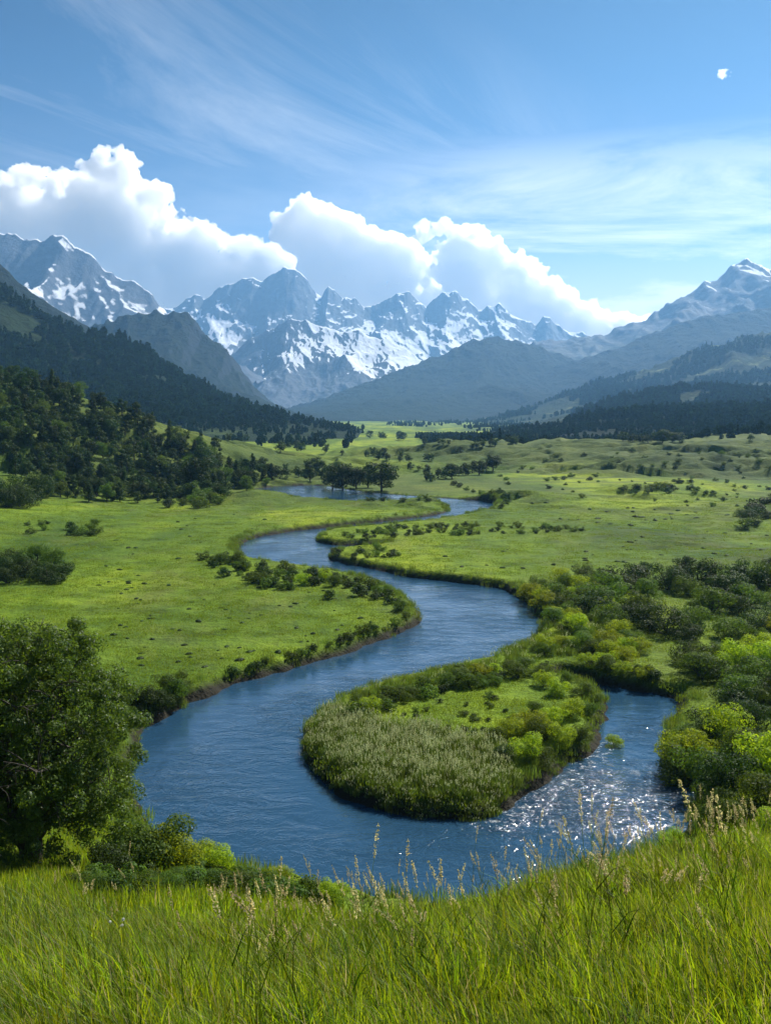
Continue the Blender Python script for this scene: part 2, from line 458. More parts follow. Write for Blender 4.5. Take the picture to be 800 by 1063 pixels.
# ------------------------------------------------------------------ water
def water_material():
    m, nt, out = new_mat('river_water')
    tc = N(nt, 'ShaderNodeTexCoord'); P = tc.outputs['Object']
    mp = N(nt, 'ShaderNodeMapping'); nt.links.new(P, mp.inputs[0]); mp.inputs['Scale'].default_value = (.55, 1.0, 1); mp.inputs['Rotation'].default_value = (0, 0, .25)
    mp2 = N(nt, 'ShaderNodeMapping'); nt.links.new(P, mp2.inputs[0]); mp2.inputs['Scale'].default_value = (1.0, .8, 1); mp2.inputs['Rotation'].default_value = (0, 0, -.6)
    a = noise_tex(nt, mp.outputs[0], .75, 4, .62, .9)
    b = noise_tex(nt, mp2.outputs[0], 2.6, 3, .6, .6)
    big = noise_tex(nt, P, .10, 3, .5)
    att = N(nt, 'ShaderNodeAttribute', attribute_name='riffle')
    h = math_n(nt, 'ADD', math_n(nt, 'MULTIPLY', a, 1.0), math_n(nt, 'MULTIPLY', b, .36))
    amp = ramp(nt, big, [(.36, .15), (.64, 1.0)])
    h = math_n(nt, 'MULTIPLY', h, amp)
    h = math_n(nt, 'MULTIPLY', h, math_n(nt, 'MULTIPLY_ADD', att.outputs['Fac'], 2.9)); 
    nt.nodes[-1]
    bmp = N(nt, 'ShaderNodeBump'); bmp.inputs['Strength'].default_value = 1.0; bmp.inputs['Distance'].default_value = .18
    nt.links.new(h, bmp.inputs['Height'])
    p = N(nt, 'ShaderNodeBsdfPrincipled')
    p.inputs['Roughness'].default_value = .07; p.inputs['IOR'].default_value = 1.42
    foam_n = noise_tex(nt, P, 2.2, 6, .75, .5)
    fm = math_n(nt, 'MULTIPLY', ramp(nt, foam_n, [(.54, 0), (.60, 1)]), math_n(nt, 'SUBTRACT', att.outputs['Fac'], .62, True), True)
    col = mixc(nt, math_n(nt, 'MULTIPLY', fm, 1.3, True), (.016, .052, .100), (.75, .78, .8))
    nt.links.new(col, p.inputs['Base Color'])
    nt.links.new(bmp.outputs[0], p.inputs['Normal'])
    nt.links.new(p.outputs[0], out.inputs[0]); return m

def build_water():
    xs = np.linspace(-75, 55, 420); ys = np.exp(np.linspace(math.log(34), math.log(312), 420))
    X, Y = np.meshgrid(xs, ys, indexing='xy')
    x, y = X.ravel(), Y.ravel()
    me = grid_mesh('river', X, Y, np.full(X.shape, -1.0), water_material())
    # flip check: normals up
    if me.polygons[0].normal.z < 0: me.flip_normals()
    rif = np.zeros(x.shape)
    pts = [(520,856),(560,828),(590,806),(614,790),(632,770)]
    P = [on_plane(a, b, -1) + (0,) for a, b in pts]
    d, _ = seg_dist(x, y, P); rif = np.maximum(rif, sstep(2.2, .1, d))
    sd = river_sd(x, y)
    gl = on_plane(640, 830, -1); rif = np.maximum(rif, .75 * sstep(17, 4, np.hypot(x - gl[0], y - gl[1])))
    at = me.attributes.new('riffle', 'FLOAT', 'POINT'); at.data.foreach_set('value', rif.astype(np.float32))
    o = link('river', me); tag(o, kind='structure')
build_water()
for n_ in bpy.data.materials['river_water'].node_tree.nodes:
    if n_.type == 'MATH' and n_.operation == 'MULTIPLY_ADD': n_.inputs[2].default_value = 1.0

# ------------------------------------------------------------------ hills and mountains
def forest_hill_mat(name, c1, c2, c3, scale, clear=None, rock=False):
    m, nt, out = new_mat(name)
    tc = N(nt, 'ShaderNodeTexCoord'); P = tc.outputs['Object']
    n1 = noise_tex(nt, P, scale, 7, .6, .3); n2 = noise_tex(nt, P, scale * 11, 6, .7)
    c = ramp(nt, n1, [(.36, c1), (.52, c2), (.60, c2), (.70, c3)])
    f = ramp(nt, n2, [(.3, .4), (.55, 1.0), (.75, 1.5)])
    c = mixc(nt, .85, c, f, 'MULTIPLY')
    if rock:
        geo = N(nt, 'ShaderNodeNewGeometry'); sx = N(nt, 'ShaderNodeSeparateXYZ'); nt.links.new(geo.outputs['Normal'], sx.inputs[0])
        steep = ramp(nt, math_n(nt, 'ADD', sx.outputs[2], math_n(nt, 'MULTIPLY', math_n(nt, 'SUBTRACT', n2, .5), .5)), [(.52, 1), (.70, 0)])
        c = mixc(nt, steep, c, (.028, .040, .048))
    p = N(nt, 'ShaderNodeBsdfPrincipled'); p.inputs['Roughness'].default_value = .95; p.inputs['Specular IOR Level'].default_value = .1
    nt.links.new(c, p.inputs['Base Color'])
    b = N(nt, 'ShaderNodeBump'); b.inputs['Strength'].default_value = 1; b.inputs['Distance'].default_value = .12 / scale
    nt.links.new(n2, b.inputs['Height']); nt.links.new(b.outputs[0], p.inputs['Normal'])
    nt.links.new(p.outputs[0], out.inputs[0]); return m

def snow_mat(name, z0, z1, cut=.0, scale=.0022, greens=False, east=.38):
    m, nt, out = new_mat(name)
    tc = N(nt, 'ShaderNodeTexCoord'); P = tc.outputs['Object']
    geo = N(nt, 'ShaderNodeNewGeometry'); sx = N(nt, 'ShaderNodeSeparateXYZ'); nt.links.new(geo.outputs['Normal'], sx.inputs[0])
    sp = N(nt, 'ShaderNodeSeparateXYZ'); nt.links.new(P, sp.inputs[0])
    n1 = noise_tex(nt, P, scale, 3, .5, .4); n2 = noise_tex(nt, P, scale * 9, 8, .72)
    alt = N(nt, 'ShaderNodeMapRange'); alt.inputs[1].default_value = z0; alt.inputs[2].default_value = z1; nt.links.new(sp.outputs[2], alt.inputs[0])
    s = math_n(nt, 'ADD', sx.outputs[2], math_n(nt, 'MULTIPLY', math_n(nt, 'SUBTRACT', n1, .5), .55))
    s = math_n(nt, 'ADD', s, math_n(nt, 'MULTIPLY', math_n(nt, 'SUBTRACT', n2, .5), .20))
    s = math_n(nt, 'ADD', s, math_n(nt, 'MULTIPLY', sx.outputs[0], east))
    s = math_n(nt, 'ADD', s, math_n(nt, 'MULTIPLY', math_n(nt, 'SUBTRACT', alt.outputs[0], 1.0), .6))
    sm = ramp(nt, s, [(cut - .02, 0), (cut + .03, 1)])
    rockc = ramp(nt, n2, [(.3, (.035, .045, .065)), (.55, (.075, .09, .115)), (.75, (.14, .15, .17))])
    if greens:
        rockc = mixc(nt, ramp(nt, math_n(nt, 'ADD', alt.outputs[0], math_n(nt, 'MULTIPLY', math_n(nt, 'SUBTRACT', n1, .5), .8)), [(.0, 1), (.35, 0)]), rockc, (.022, .040, .022))
    c = mixc(nt, sm, rockc, (.82, .85, .90))
    p = N(nt, 'ShaderNodeBsdfPrincipled'); p.inputs['Roughness'].default_value = .8; p.inputs['Specular IOR Level'].default_value = .15
    nt.links.new(c, p.inputs['Base Color'])
    b = N(nt, 'ShaderNodeBump'); b.inputs['Strength'].default_value = .9; b.inputs['Distance'].default_value = 16
    nt.links.new(n2, b.inputs['Height']); nt.links.new(b.outputs[0], p.inputs['Normal'])
    nt.links.new(p.outputs[0], out.inputs[0]); return m

class Ridge:
    def __init__(s, crest, D, W, seed, rough=0., relief=.25, lam=None, power=1.25, back=1.2):
        P = np.array([at_dist(a, b, D) for a, b in crest]); s.cx, s.cz = P[:, 0], P[:, 2]
        s.D, s.W, s.seed, s.rough, s.relief, s.power = D, W, seed, rough, relief, power
        s.lam = lam or W / 3; s.back = back
    def z(s, x, y):
        t = (y - (s.D - s.W)) / s.W
        wob = fbm(x / s.lam / 1.5, y / s.lam / 1.5, 4, s.seed) * s.lam * .30
        fall = np.clip(1 - t, 0, 1)
        xw = x + wob * fall
        zc = np.interp(xw, s.cx, s.cz)
        sm = sum(np.interp(xw + k * s.lam * .5, s.cx, s.cz) for k in (-2, -1, 0, 1, 2)) / 5
        k = np.clip(fall * 3, 0, 1)
        base = zc * (1 - k) + sm * k
        if s.rough: base = base + s.rough * (ridged(x / (s.lam * .18), y / (s.lam * .3), 5, s.seed + 3) - .45) * (1 - .8 * k)
        tt = np.clip(t, 0, 1)
        prof = tt ** s.power
        bk = np.clip(t - 1, 0, s.back)
        z = base * np.where(t <= 1, prof, np.clip(1 - bk / s.back, 0, 1))
        sp = ridged(x / s.lam + wob / s.lam * .8, y / (s.lam * 2.2), 6, s.seed + 9, .55) - .5
        sp2 = ridged(x / s.lam * 3.1, y / (s.lam * 1.3) * 2, 5, s.seed + 19, .55) - .5
        env = np.clip(tt * 2.2, 0, 1) * np.clip((1 - tt) * 5, 0, 1)
        z = z + np.maximum(base, 0) * s.relief * (sp + .22 * sp2) * env * np.where(t <= 1, 1, 0)
        return z - 6 * (1 - np.clip(tt * 8, 0, 1)) - 4
    def mesh(s, name, mat, nx=420, ny=190):
        x0, x1 = s.cx.min(), s.cx.max()
        xs = np.linspace(x0, x1, nx)
        t = np.concatenate([np.linspace(0, 1, ny), 1 + np.linspace(.03, s.back, 22)])
        ys = s.D - s.W + t * s.W
        X, Y = np.meshgrid(xs, ys)
        me = grid_mesh(name, X, Y, s.z(X, Y), mat)
        return link(name, me)

ridges = {}
def ridge(key, name, mat, crest, D, W, seed, nx=420, ny=190, **kw):
    r = Ridge(crest, D, W, seed, **kw); ridges[key] = r
    o = r.mesh(name, mat, nx, ny); tag(o, kind='structure'); return o

m_forest = forest_hill_mat('forest_slope', (.012, .028, .012), (.022, .045, .014), (.085, .13, .03), .012)
m_right = forest_hill_mat('wooded_slope', (.014, .030, .014), (.028, .050, .018), (.17, .20, .06), .010)
m_far = forest_hill_mat('far_slope', (.008, .018, .012), (.014, .026, .015), (.030, .042, .022), .003)
m_cliff = forest_hill_mat('cliff_slope', (.008, .020, .012), (.014, .028, .014), (.028, .045, .02), .004, rock=True)

ridge('B', 'hill', m_forest, [(-700,120),(-250,205),(-60,262),(0,295),(25,312),(60,332),(100,345),(132,352),(160,368),(200,392),(235,412),(270,428),(300,441),(330,447),(380,452)], 1250, 640, 101, relief=.13, power=1.15, rough=10)
ridge('B2', 'hill', m_far, [(-900,60),(-200,190),(-60,236),(0,272),(30,300),(75,328),(120,352),(180,390),(240,425),(300,450)], 2000, 900, 141, relief=.15, rough=10)
ridge('C', 'hill', m_cliff, [(0,400),(60,372),(92,338),(115,331),(140,324),(165,322),(192,321),(203,330),(210,345),(228,355),(237,362),(242,378),(258,395),(268,410),(285,428),(310,440),(350,452)], 2900, 1100, 151, relief=.28, lam=300, rough=22)
ridge('L', 'mountain', snow_mat('snowy_rock_west', 100, 500, .91), [(-400,225),(-150,225),(-50,228),(-10,236),(12,241),(25,247),(42,250),(66,241),(78,256),(92,263),(106,277),(122,286),(140,293),(152,301),(170,318),(190,340),(230,365),(280,400)], 5200, 1900, 161, relief=.32, lam=900, rough=45, power=1.4)
ridge('M', 'mountain', snow_mat('snowy_rock_centre', 20, 250, .83, east=.15), [(120,330),(160,322),(180,318),(195,309),(203,305),(212,311),(226,300),(240,293),(252,289),(263,286),(274,291),(284,281),(296,277),(307,278),(316,287),(326,300),(334,306),(341,297),(348,299),(356,308),(368,310),(378,319),(390,317),(402,310),(412,304),(422,302),(432,309),(442,318),(450,310),(460,303),(472,302),(484,311),(496,322),(508,317),(518,315),(530,325),(545,333),(556,336),(563,330),(570,328),(578,338),(590,343),(605,344),(612,350),(640,372),(700,400)], 7000, 2300, 171, nx=640, ny=260, relief=.16, lam=750, rough=36, power=2.2, back=.35)
ridge('F', 'mountain', snow_mat('snowy_rock_front', 60, 300, .84, .0035, east=.5), [(140,420),(200,400),(225,378),(243,366),(258,352),(272,344),(285,340),(298,331),(310,330),(322,334),(335,337),(352,343),(372,342),(388,350),(405,352),(420,360),(432,370),(455,385),(500,410),(560,430)], 5600, 1400, 181, nx=480, ny=240, relief=.27, lam=580, rough=22, power=1.35)
ridge('R6', 'mountain', snow_mat('snowy_rock_east', 250, 750, .80, .002, greens=True), [(440,440),(500,390),(540,360),(560,353),(580,352),(600,350),(625,346),(650,337),(668,331),(688,320),(700,309),(718,300),(735,292),(748,286),(760,275),(772,269),(782,270),(800,277),(830,272),(900,240),(1100,210),(1400,230)], 4900, 1900, 191, relief=.35, lam=700, rough=38, power=1.15)
ridge('R5', 'hill', m_far, [(250,445),(285,432),(310,420),(350,408),(385,394),(410,386),(440,372),(465,364),(485,354),(505,349),(525,351),(548,354),(570,362),(600,374),(640,392),(700,415)], 4200, 1500, 201, relief=.28, lam=500, rough=22)
ridge('R4', 'hill', m_far, [(430,442),(480,425),(520,405),(560,385),(590,375),(620,366),(650,356),(680,344),(705,333),(735,326),(770,321),(800,317),(900,290),(1200,270)], 3900, 1500, 211, relief=.25, lam=400, rough=16)
ridge('R3', 'hill', m_right, [(400,452),(440,447),(480,440),(530,428),(570,415),(610,400),(640,392),(665,384),(690,374),(715,364),(745,356),(775,347),(800,342),(880,325),(1150,300)], 2600, 1000, 221, relief=.24, lam=260, rough=14, power=.9)
ridge('R2', 'hill', m_right, [(480,468),(510,462),(540,452),(570,440),(600,427),(630,416),(650,410),(675,404),(700,402),(735,401),(770,402),(800,404),(860,395),(1000,380),(1200,370)], 1450, 480, 231, relief=.15, lam=150, rough=6, back=1.5, power=.8)
ridge('R1', 'hill', m_right, [(430,462),(455,458),(480,451),(510,446),(545,440),(590,433),(640,427),(700,423),(800,419),(1000,410)], 930, 440, 241, relief=.12, lam=120, rough=4, back=.8, power=.6)

# ------------------------------------------------------------------ plants: meshes shared by the copies
def unit(n, r):
    v = r.normal(size=(n, 3)); return v / np.linalg.norm(v, axis=1)[:, None]

def crown_geo(g, clumps, n, size, r, inner=.72, mi=0, droop=0):
    C = np.array([c[:3] for c in clumps]); Rr = np.array([c[3] for c in clumps])
    w = Rr ** 2; w /= w.sum()
    k = r.choice(len(clumps), n, p=w); d = unit(n, r)
    rad = Rr[k] * (inner + (1 - inner) * r.random(n) ** .45) * (1 + .07 * r.normal(size=n))
    P = C[k] + d * rad[:, None] * np.array([1, 1, .85])
    P[:, 2] = np.maximum(P[:, 2], .01)
    Nn = d + unit(n, r) * .6 + np.array([0, 0, .15])
    g.leaves(P, Nn, size, r, mi)

def bush_mesh(seed, mat, n=2200, size=.055, tall=1.0, spread=.62, lumps=16):
    r = np.random.default_rng(seed); g = Geo(); cl = []
    for i in range(lumps):
        a = r.uniform(0, 2 * PI); q = math.sqrt(r.random()); z = r.uniform(.15, .78) * tall
        sq = spread * math.sqrt(max(0.05, 1 - (z / tall * 1.05) ** 2)) * q * .95
        cl.append((sq * math.cos(a), sq * math.sin(a), z, r.uniform(.15, .27)))
    cl.append((0, 0, .35 * tall, .38))
    crown_geo(g, cl, n, size, r)
    for c in cl[:9]:
        b = np.array([0, 0, 0.]); e = np.array(c[:3]); mid = e * .5 + np.array([r.normal() * .05, r.normal() * .05, .02])
        g.tube([b, mid, e], [.022, .013, .004], 5, 1)
    return g.mesh('bush', [mat, M['bark']])

def tree_meshes(seed, mat, kind='round', n=3000, size=.045, joined=False):
    r = np.random.default_rng(seed); g = Geo(); t = Geo(); cl = []
    if kind == 'round':
        for i in range(26):
            d = unit(1, r)[0]; q = r.random() ** .4
            cl.append((d[0] * .33 * q, d[1] * .33 * q, .50 + d[2] * .38 * q, r.uniform(.10, .17)))
    elif kind == 'cone':
        for i in range(36):
            z = r.uniform(.14, .95) ** .9; rr = .27 * (1 - z) ** .75 + .015; a = r.uniform(0, 2 * PI)
            q = r.uniform(.3, 1)
            cl.append((rr * q * math.cos(a), rr * q * math.sin(a), z, .05 + .09 * (1 - z)))
        cl.append((0, 0, .93, .04))
    elif kind == 'pine':
        for i in range(22):
            z = r.uniform(.22, .92); rr = .30 * math.sin(min(1, (1.02 - z) / .45) * PI / 2) ; a = r.uniform(0, 2 * PI); q = r.uniform(.2, 1)
            cl.append((rr * q * math.cos(a), rr * q * math.sin(a), z, r.uniform(.07, .12)))
    crown_geo(g, cl, n, size, r, inner=.6)
    if joined: g.tube([[0, 0, 0], [0, 0, .5]], [.028, .015], 5, 1); return g.mesh('tree', [mat, M['bark']])
    k = 7; zz = np.linspace(0, .82, k)
    pts = np.stack([np.cumsum(r.normal(size=k)) * .008, np.cumsum(r.normal(size=k)) * .008, zz], 1); pts[0, :2] = 0
    t.tube(pts, np.linspace(.028, .006, k), 7)
    for c in cl[::2]:
        z0 = max(.12, c[2] - .18); b = np.array([np.interp(z0, zz, pts[:, 0]), np.interp(z0, zz, pts[:, 1]), z0]); e = np.array(c[:3])
        t.tube([b, (b + e) / 2 + [0, 0, -.015], e], [.011, .007, .002], 5)
    return g.mesh('crown', mat), t.mesh('trunk', M['bark'])

BUSH = {
 'light': [bush_mesh(100 + i, M['leaf_light'], 5200, .046) for i in range(3)],
 'mid': [bush_mesh(120 + i, M['leaf_mid'], 5000, .046) for i in range(4)],
 'dark': [bush_mesh(140 + i, M['leaf_dark'], 5000, .046) for i in range(4)],
 'lowdark': [bush_mesh(160 + i, M['leaf_dark'], 900, .10, lumps=9) for i in range(3)],
 'lowmid': [bush_mesh(170 + i, M['leaf_mid'], 900, .10, lumps=9) for i in range(3)],
}
TREE = {
 'round': [tree_meshes(200 + i, M['leaf_dark'], 'round', 3800, .048) for i in range(4)],
 'cone': [tree_meshes(220 + i, M['leaf_dark'], 'cone', 2400, .05) for i in range(3)],
 'pine': [tree_meshes(230 + i, M['leaf_dark'], 'pine', 2200, .05) for i in range(3)],
 'roundmid': [tree_meshes(240 + i, M['leaf_mid'], 'round', 3000, .045) for i in range(3)],
}

QUEUE = []
def show_size(p, h): return h / math.hypot(p[0], p[1])
TREE_JOINED = [tree_meshes(260 + i, M['leaf_dark'], 'round', 700, .09, True) for i in range(4)]
def place_bush(kind, p, h, label, group=None, wide=1.0, name='bush'):
    QUEUE.append(('bush', show_size(p, h) * wide, (kind, p, h, label, group, wide)))
def place_tree(kind, p, h, label, group=None, wide=1.0, cat='tree'):
    QUEUE.append(('tree', show_size(p, h) * wide, (kind, p, h, label, group, wide)))
def flush_queue():
    for what, fn, src in (('bush', make_bush, BUSH), ('tree', make_tree, TREE)):
        L = sorted([q for q in QUEUE if q[0] == what], key=lambda q: -q[1])
        for q in L[:300]: fn(*q[2])
        rest = {}
        for q in L[300:]: rest.setdefault(0, []).append(q[2])
        for k, items in rest.items():
            protos = BUSH['lowdark'] + BUSH['lowmid'] if what == 'bush' else TREE_JOINED
            pts = [(a[1][0], a[1][1], a[1][2] - .04 * a[2]) for a in items]
            sc = [(a[2] * a[5], a[2] * a[5], a[2]) for a in items]
            rot = [(0, 0, random.uniform(0, 6.28)) for a in items]
            gn_scatter('small_bushes' if what == 'bush' else 'small_trees', protos, pts, rot, sc)
def make_bush(kind, p, h, label, group=None, wide=1.0, name='bush'):
    me = random.choice(BUSH[kind])
    s = h / .92
    o = link(name, me, loc=(p[0], p[1], p[2] - .04 * h), rot=(0, 0, random.uniform(0, 2 * PI)), scale=(s * wide * random.uniform(.9, 1.15), s * wide * random.uniform(.9, 1.15), s))
    tag(o, label, 'bush', group); return o

def make_tree(kind, p, h, label, group=None, wide=1.0, cat='tree'):
    cr, tr = random.choice(TREE[kind])
    e = bpy.data.objects.new('tree', None); COL.objects.link(e)
    e.location = (p[0], p[1], p[2] - .02 * h); e.rotation_euler = (0, 0, random.uniform(0, 2 * PI))
    s = h / .95; e.scale = (s * wide, s * wide, s)
    tag(e, label, cat, group)
    link('crown', cr, e); link('trunk', tr, e)
    return e

def px_h(p, hp):  # a height of hp photo pixels at point p
    return hp * math.hypot(p[0], p[1]) / F * .99

def in_poly(x, y, P):
    c = False; n = len(P)
    for i in range(n):
        (x1, y1), (x2, y2) = P[i], P[(i + 1) % n]
        if (y1 > y) != (y2 > y) and x < (x2 - x1) * (y - y1) / (y2 - y1) + x1: c = not c
    return c

def scatter_px(P, n, mind=0, tries=60):
    xs = [a for a, b in P]; ys = [b for a, b in P]; out = []
    for _ in range(n * tries):
        if len(out) >= n: break
        a = random.uniform(min(xs), max(xs)); b = random.uniform(min(ys), max(ys))
        if not in_poly(a, b, P): continue
        if mind and any(abs(a - c) < mind and abs(b - d) < mind * .45 for c, d in out): continue
        out.append((a, b))
    return out

def dry(p, m=.6):
    return river_sd(np.array([p[0]]), np.array([p[1]]))[0] > m

# ------------------------------------------------------------------ stuff scattering with geometry nodes
def gn_scatter(name, protos, pts, rots, scales, label=None, cat=None):
    """ONE object of uncountable growth: each point carries a copy of one of the prototype meshes"""
    pcol = bpy.data.collections.new(name + '_source')
    for i, me in enumerate(protos):
        o = bpy.data.objects.new('%s_source_%02d' % (name, i), me); pcol.objects.link(o)
    me = bpy.data.meshes.new(name); pts = np.asarray(pts, np.float32)
    me.vertices.add(len(pts)); me.vertices.foreach_set('co', pts.ravel())
    a = me.attributes.new('rot', 'FLOAT_VECTOR', 'POINT'); a.data.foreach_set('vector', np.asarray(rots, np.float32).ravel())
    a = me.attributes.new('sca', 'FLOAT_VECTOR', 'POINT'); a.data.foreach_set('vector', np.asarray(scales, np.float32).ravel())
    a = me.attributes.new('pick', 'INT', 'POINT'); a.data.foreach_set('value', rng.integers(0, len(protos), len(pts)).astype(np.int32))
    ob = link(name, me); tag(ob, label, cat, kind='stuff')
    ng = bpy.data.node_groups.new(name, 'GeometryNodeTree')
    ng.interface.new_socket('Geometry', in_out='INPUT', socket_type='NodeSocketGeometry')
    ng.interface.new_socket('Geometry', in_out='OUTPUT', socket_type='NodeSocketGeometry')
    gi = ng.nodes.new('NodeGroupInput'); go = ng.nodes.new('NodeGroupOutput')
    m2p = ng.nodes.new('GeometryNodeMeshToPoints')
    ci = ng.nodes.new('GeometryNodeCollectionInfo'); ci.inputs[0].default_value = pcol
    ci.inputs[1].default_value = True; ci.inputs[2].default_value = True
    ip = ng.nodes.new('GeometryNodeInstanceOnPoints'); ip.inputs['Pick Instance'].default_value = True
    def att(nm, ty):
        n = ng.nodes.new('GeometryNodeInputNamedAttribute'); n.data_type = ty; n.inputs[0].default_value = nm; return n.outputs[0]
    e2r = ng.nodes.new('FunctionNodeEulerToRotation')
    L = ng.links
    L.new(gi.outputs[0], m2p.inputs[0]); L.new(m2p.outputs[0], ip.inputs['Points']); L.new(ci.outputs[0], ip.inputs['Instance'])
    L.new(att('rot', 'FLOAT_VECTOR'), e2r.inputs[0]); L.new(e2r.outputs[0], ip.inputs['Rotation'])
    L.new(att('sca', 'FLOAT_VECTOR'), ip.inputs['Scale']); L.new(att('pick', 'INT'), ip.inputs['Instance Index'])
    L.new(ip.outputs[0], go.inputs[0])
    md = ob.modifiers.new('scatter', 'NODES'); md.node_group = ng
    return ob

def blades(g, n, r, rad, h0, h1, w, lean=(.0, .0), curve=.35, mi=0, seg=3):
    a = r.uniform(0, 2 * PI, n); q = rad * np.sqrt(r.random(n))
    base = np.stack([q * np.cos(a), q * np.sin(a), np.full(n, -.03)], 1)
    h = r.uniform(h0, h1, n); az = r.uniform(0, 2 * PI, n)
    out = np.stack([np.cos(az), np.sin(az), 0 * az], 1) * (r.uniform(.1, 1, n) * curve)[:, None] + np.array([lean[0], lean[1], 0])
    side = np.stack([-np.sin(az + r.normal(size=n) * .8), np.cos(az), 0 * az], 1)
    vs = []
    for k in range(seg + 1):
        t = k / seg
        c = base + np.array([0, 0, 1.]) * (h * t * (1 - .18 * t))[:, None] + out * (h * t ** 1.9)[:, None]
        ww = w * (1 - t ** 1.6) * .5 + .0006
        vs += [c - side * ww, c + side * ww]
    V = np.stack(vs, 1)  # n, 2(seg+1), 3
    m = 2 * (seg + 1)
    idx = np.arange(n)[:, None] * m
    q_ = np.concatenate([np.stack([idx[:, 0] + 2 * k, idx[:, 0] + 2 * k + 1, idx[:, 0] + 2 * k + 3, idx[:, 0] + 2 * k + 2], 1) for k in range(seg)], 0)
    g.add(V.reshape(-1, 3), q_, 4, mi)

def grass_clump(seed, n, rad, h0, h1, w, mats, drychance=.1, seg=3, lean=(-.12, 0), curve=.4):
    r = np.random.default_rng(seed); g = Geo()
    blades(g, int(n * (1 - drychance)), r, rad, h0, h1, w, lean, curve, 0, seg)
    if drychance: blades(g, max(1, int(n * drychance)), r, rad, h0, h1 * 1.05, w * .8, lean, curve, 1, seg)
    return g.mesh('grass_clump', mats, smooth=False)

def polar_points(n, d0, d1, u0, u1, r, power=1.0):
    """even per ground area between two distances"""
    d = np.sqrt(r.uniform(d0 ** 2, d1 ** 2, n)) if power == 1.0 else d0 * (d1 / d0) ** r.random(n)
    u = r.uniform(u0, u1, n); return u * d, d

def rand_rs(n, r, s0, s1, tilt=.12, zz=1.0):
    rot = np.stack([r.normal(size=n) * tilt, r.normal(size=n) * tilt, r.uniform(0, 2 * PI, n)], 1)
    s = r.uniform(s0, s1, n); sc = np.stack([s, s, s * zz * r.uniform(.8, 1.2, n)], 1)
    return rot, sc

# foreground grass
def foreground_grass():
    r = np.random.default_rng(5)
    near = [grass_clump(330 + i, 50, .22, .10, .34, .012, [M['reed'], M['grass_dry']], .05, lean=(-.2, 0), curve=.6) for i in range(2)] + [grass_clump(300 + i, 62, .24, .10 + .05 * (i % 3), .30 + .09 * (i % 3), .0085, [M['grass'], M['grass_dry']], .09, lean=(-.22, 0), curve=.5) for i in range(6)]
    X, Y = polar_points(8200, 2.6, 17, -.9, .9, r); P1 = np.stack([X, Y, ground_z(X, Y)], 1)
    dens = fbm(X / 1.8, Y / 1.8, 3, 301); P1 = P1[dens > -.62]
    R1, S1 = rand_rs(len(P1), r, .6, 1.3, .14); R1[:, 2] = r.normal(size=len(P1)) * .9
    S1 *= (1 + .9 * fbm(P1[:, 0] / 2.2, P1[:, 1] / 2.2, 3, 302))[:, None]
    gn_scatter('foreground_grass', near, P1, R1, S1)
    mid = [grass_clump(320 + i, 46, .42, .16, .46, .016, [M['grass'], M['grass_dry']], .07, seg=2, lean=(0, 0)) for i in range(5)]
    X, Y = polar_points(11000, 16, 58, -.62, .62, r)
    sd = river_sd(X, Y); z = ground_z(X, Y); k = (sd > .3) & ((fore_z(X, Y) > -.3))
    P2 = np.stack([X, Y, z], 1)[k]; R2, S2 = rand_rs(len(P2), r, .7, 1.35)
    S2 *= (1 + .6 * fbm(P2[:, 0] / 3, P2[:, 1] / 3, 3, 303))[:, None]
    gn_scatter('slope_grass', mid, P2, R2, S2)
foreground_grass()

def seed_stalk(seed):
    r = np.random.default_rng(seed); g = Geo()
    for k in range(r.integers(1, 4)):
        h = r.uniform(.75, 1.15); bx, by = r.normal(size=2) * .06; ln = r.uniform(-.28, .12); lny = r.normal() * .08
        tt = np.linspace(0, 1, 7)
        pts = np.stack([bx + ln * h * tt ** 2.2, by + lny * tt ** 2, h * tt * (1 - .05 * tt)], 1)
        g.tube(pts, np.linspace(.0032, .0014, 7), 4, 0)
        # seed head: many small husks round the top of the stem
        n = 70; t = r.uniform(.80, 1.0, n)
        C = np.stack([np.interp(t, tt, pts[:, i]) for i in range(3)], 1); d = unit(n, r)
        rad = .012 * np.sin((t - .78) / .24 * PI) + .002
        g.leaves(C + d * rad[:, None], d * .5 + unit(n, r), .017, r, 1, .4)
        for q in range(2):
            a = r.uniform(0, 2 * PI); b0 = pts[2 + q]
            e = b0 + np.array([math.cos(a) * .16, math.sin(a) * .16, .16]); mdp = (b0 + e) / 2 + [0, 0, .05]
            g.tube([b0, mdp, e], [.004, .003, .0008], 3, 0)
    return g.mesh('seed_stalk', [M['grass'], M['seed']])

def seed_stalks():
    r = np.random.default_rng(9)
    X, Y = polar_points(330, 6, 19, -.5, .55, r)
    keep = (X / Y > -.18) | (r.random(len(X)) < .15)
    X, Y = X[keep], Y[keep]
    P = np.stack([X, Y, ground_z(X, Y) - .03], 1); R, Sx = rand_rs(len(P), r, .7, 1.4, .12)
    R[:, 2] = r.normal(size=len(P)) * .5
    gn_scatter('seed_grass', [seed_stalk(400 + i) for i in range(8)], P, R, Sx)
seed_stalks()

# meadow turf, reeds along banks, reed bed of the island
def px_to_world_poly(P, z=0): return [on_plane(a, b, z) for a, b in P]
def inside_mask(x, y, P):
    c = np.zeros(x.shape, bool); n = len(P)
    for i in range(n):
        (x1, y1), (x2, y2) = P[i], P[(i + 1) % n]
        k = (y1 > y) != (y2 > y)
        c ^= k & (x < (x2 - x1) * (y - y1) / (y2 - y1 + 1e-12) + x1)
    return c

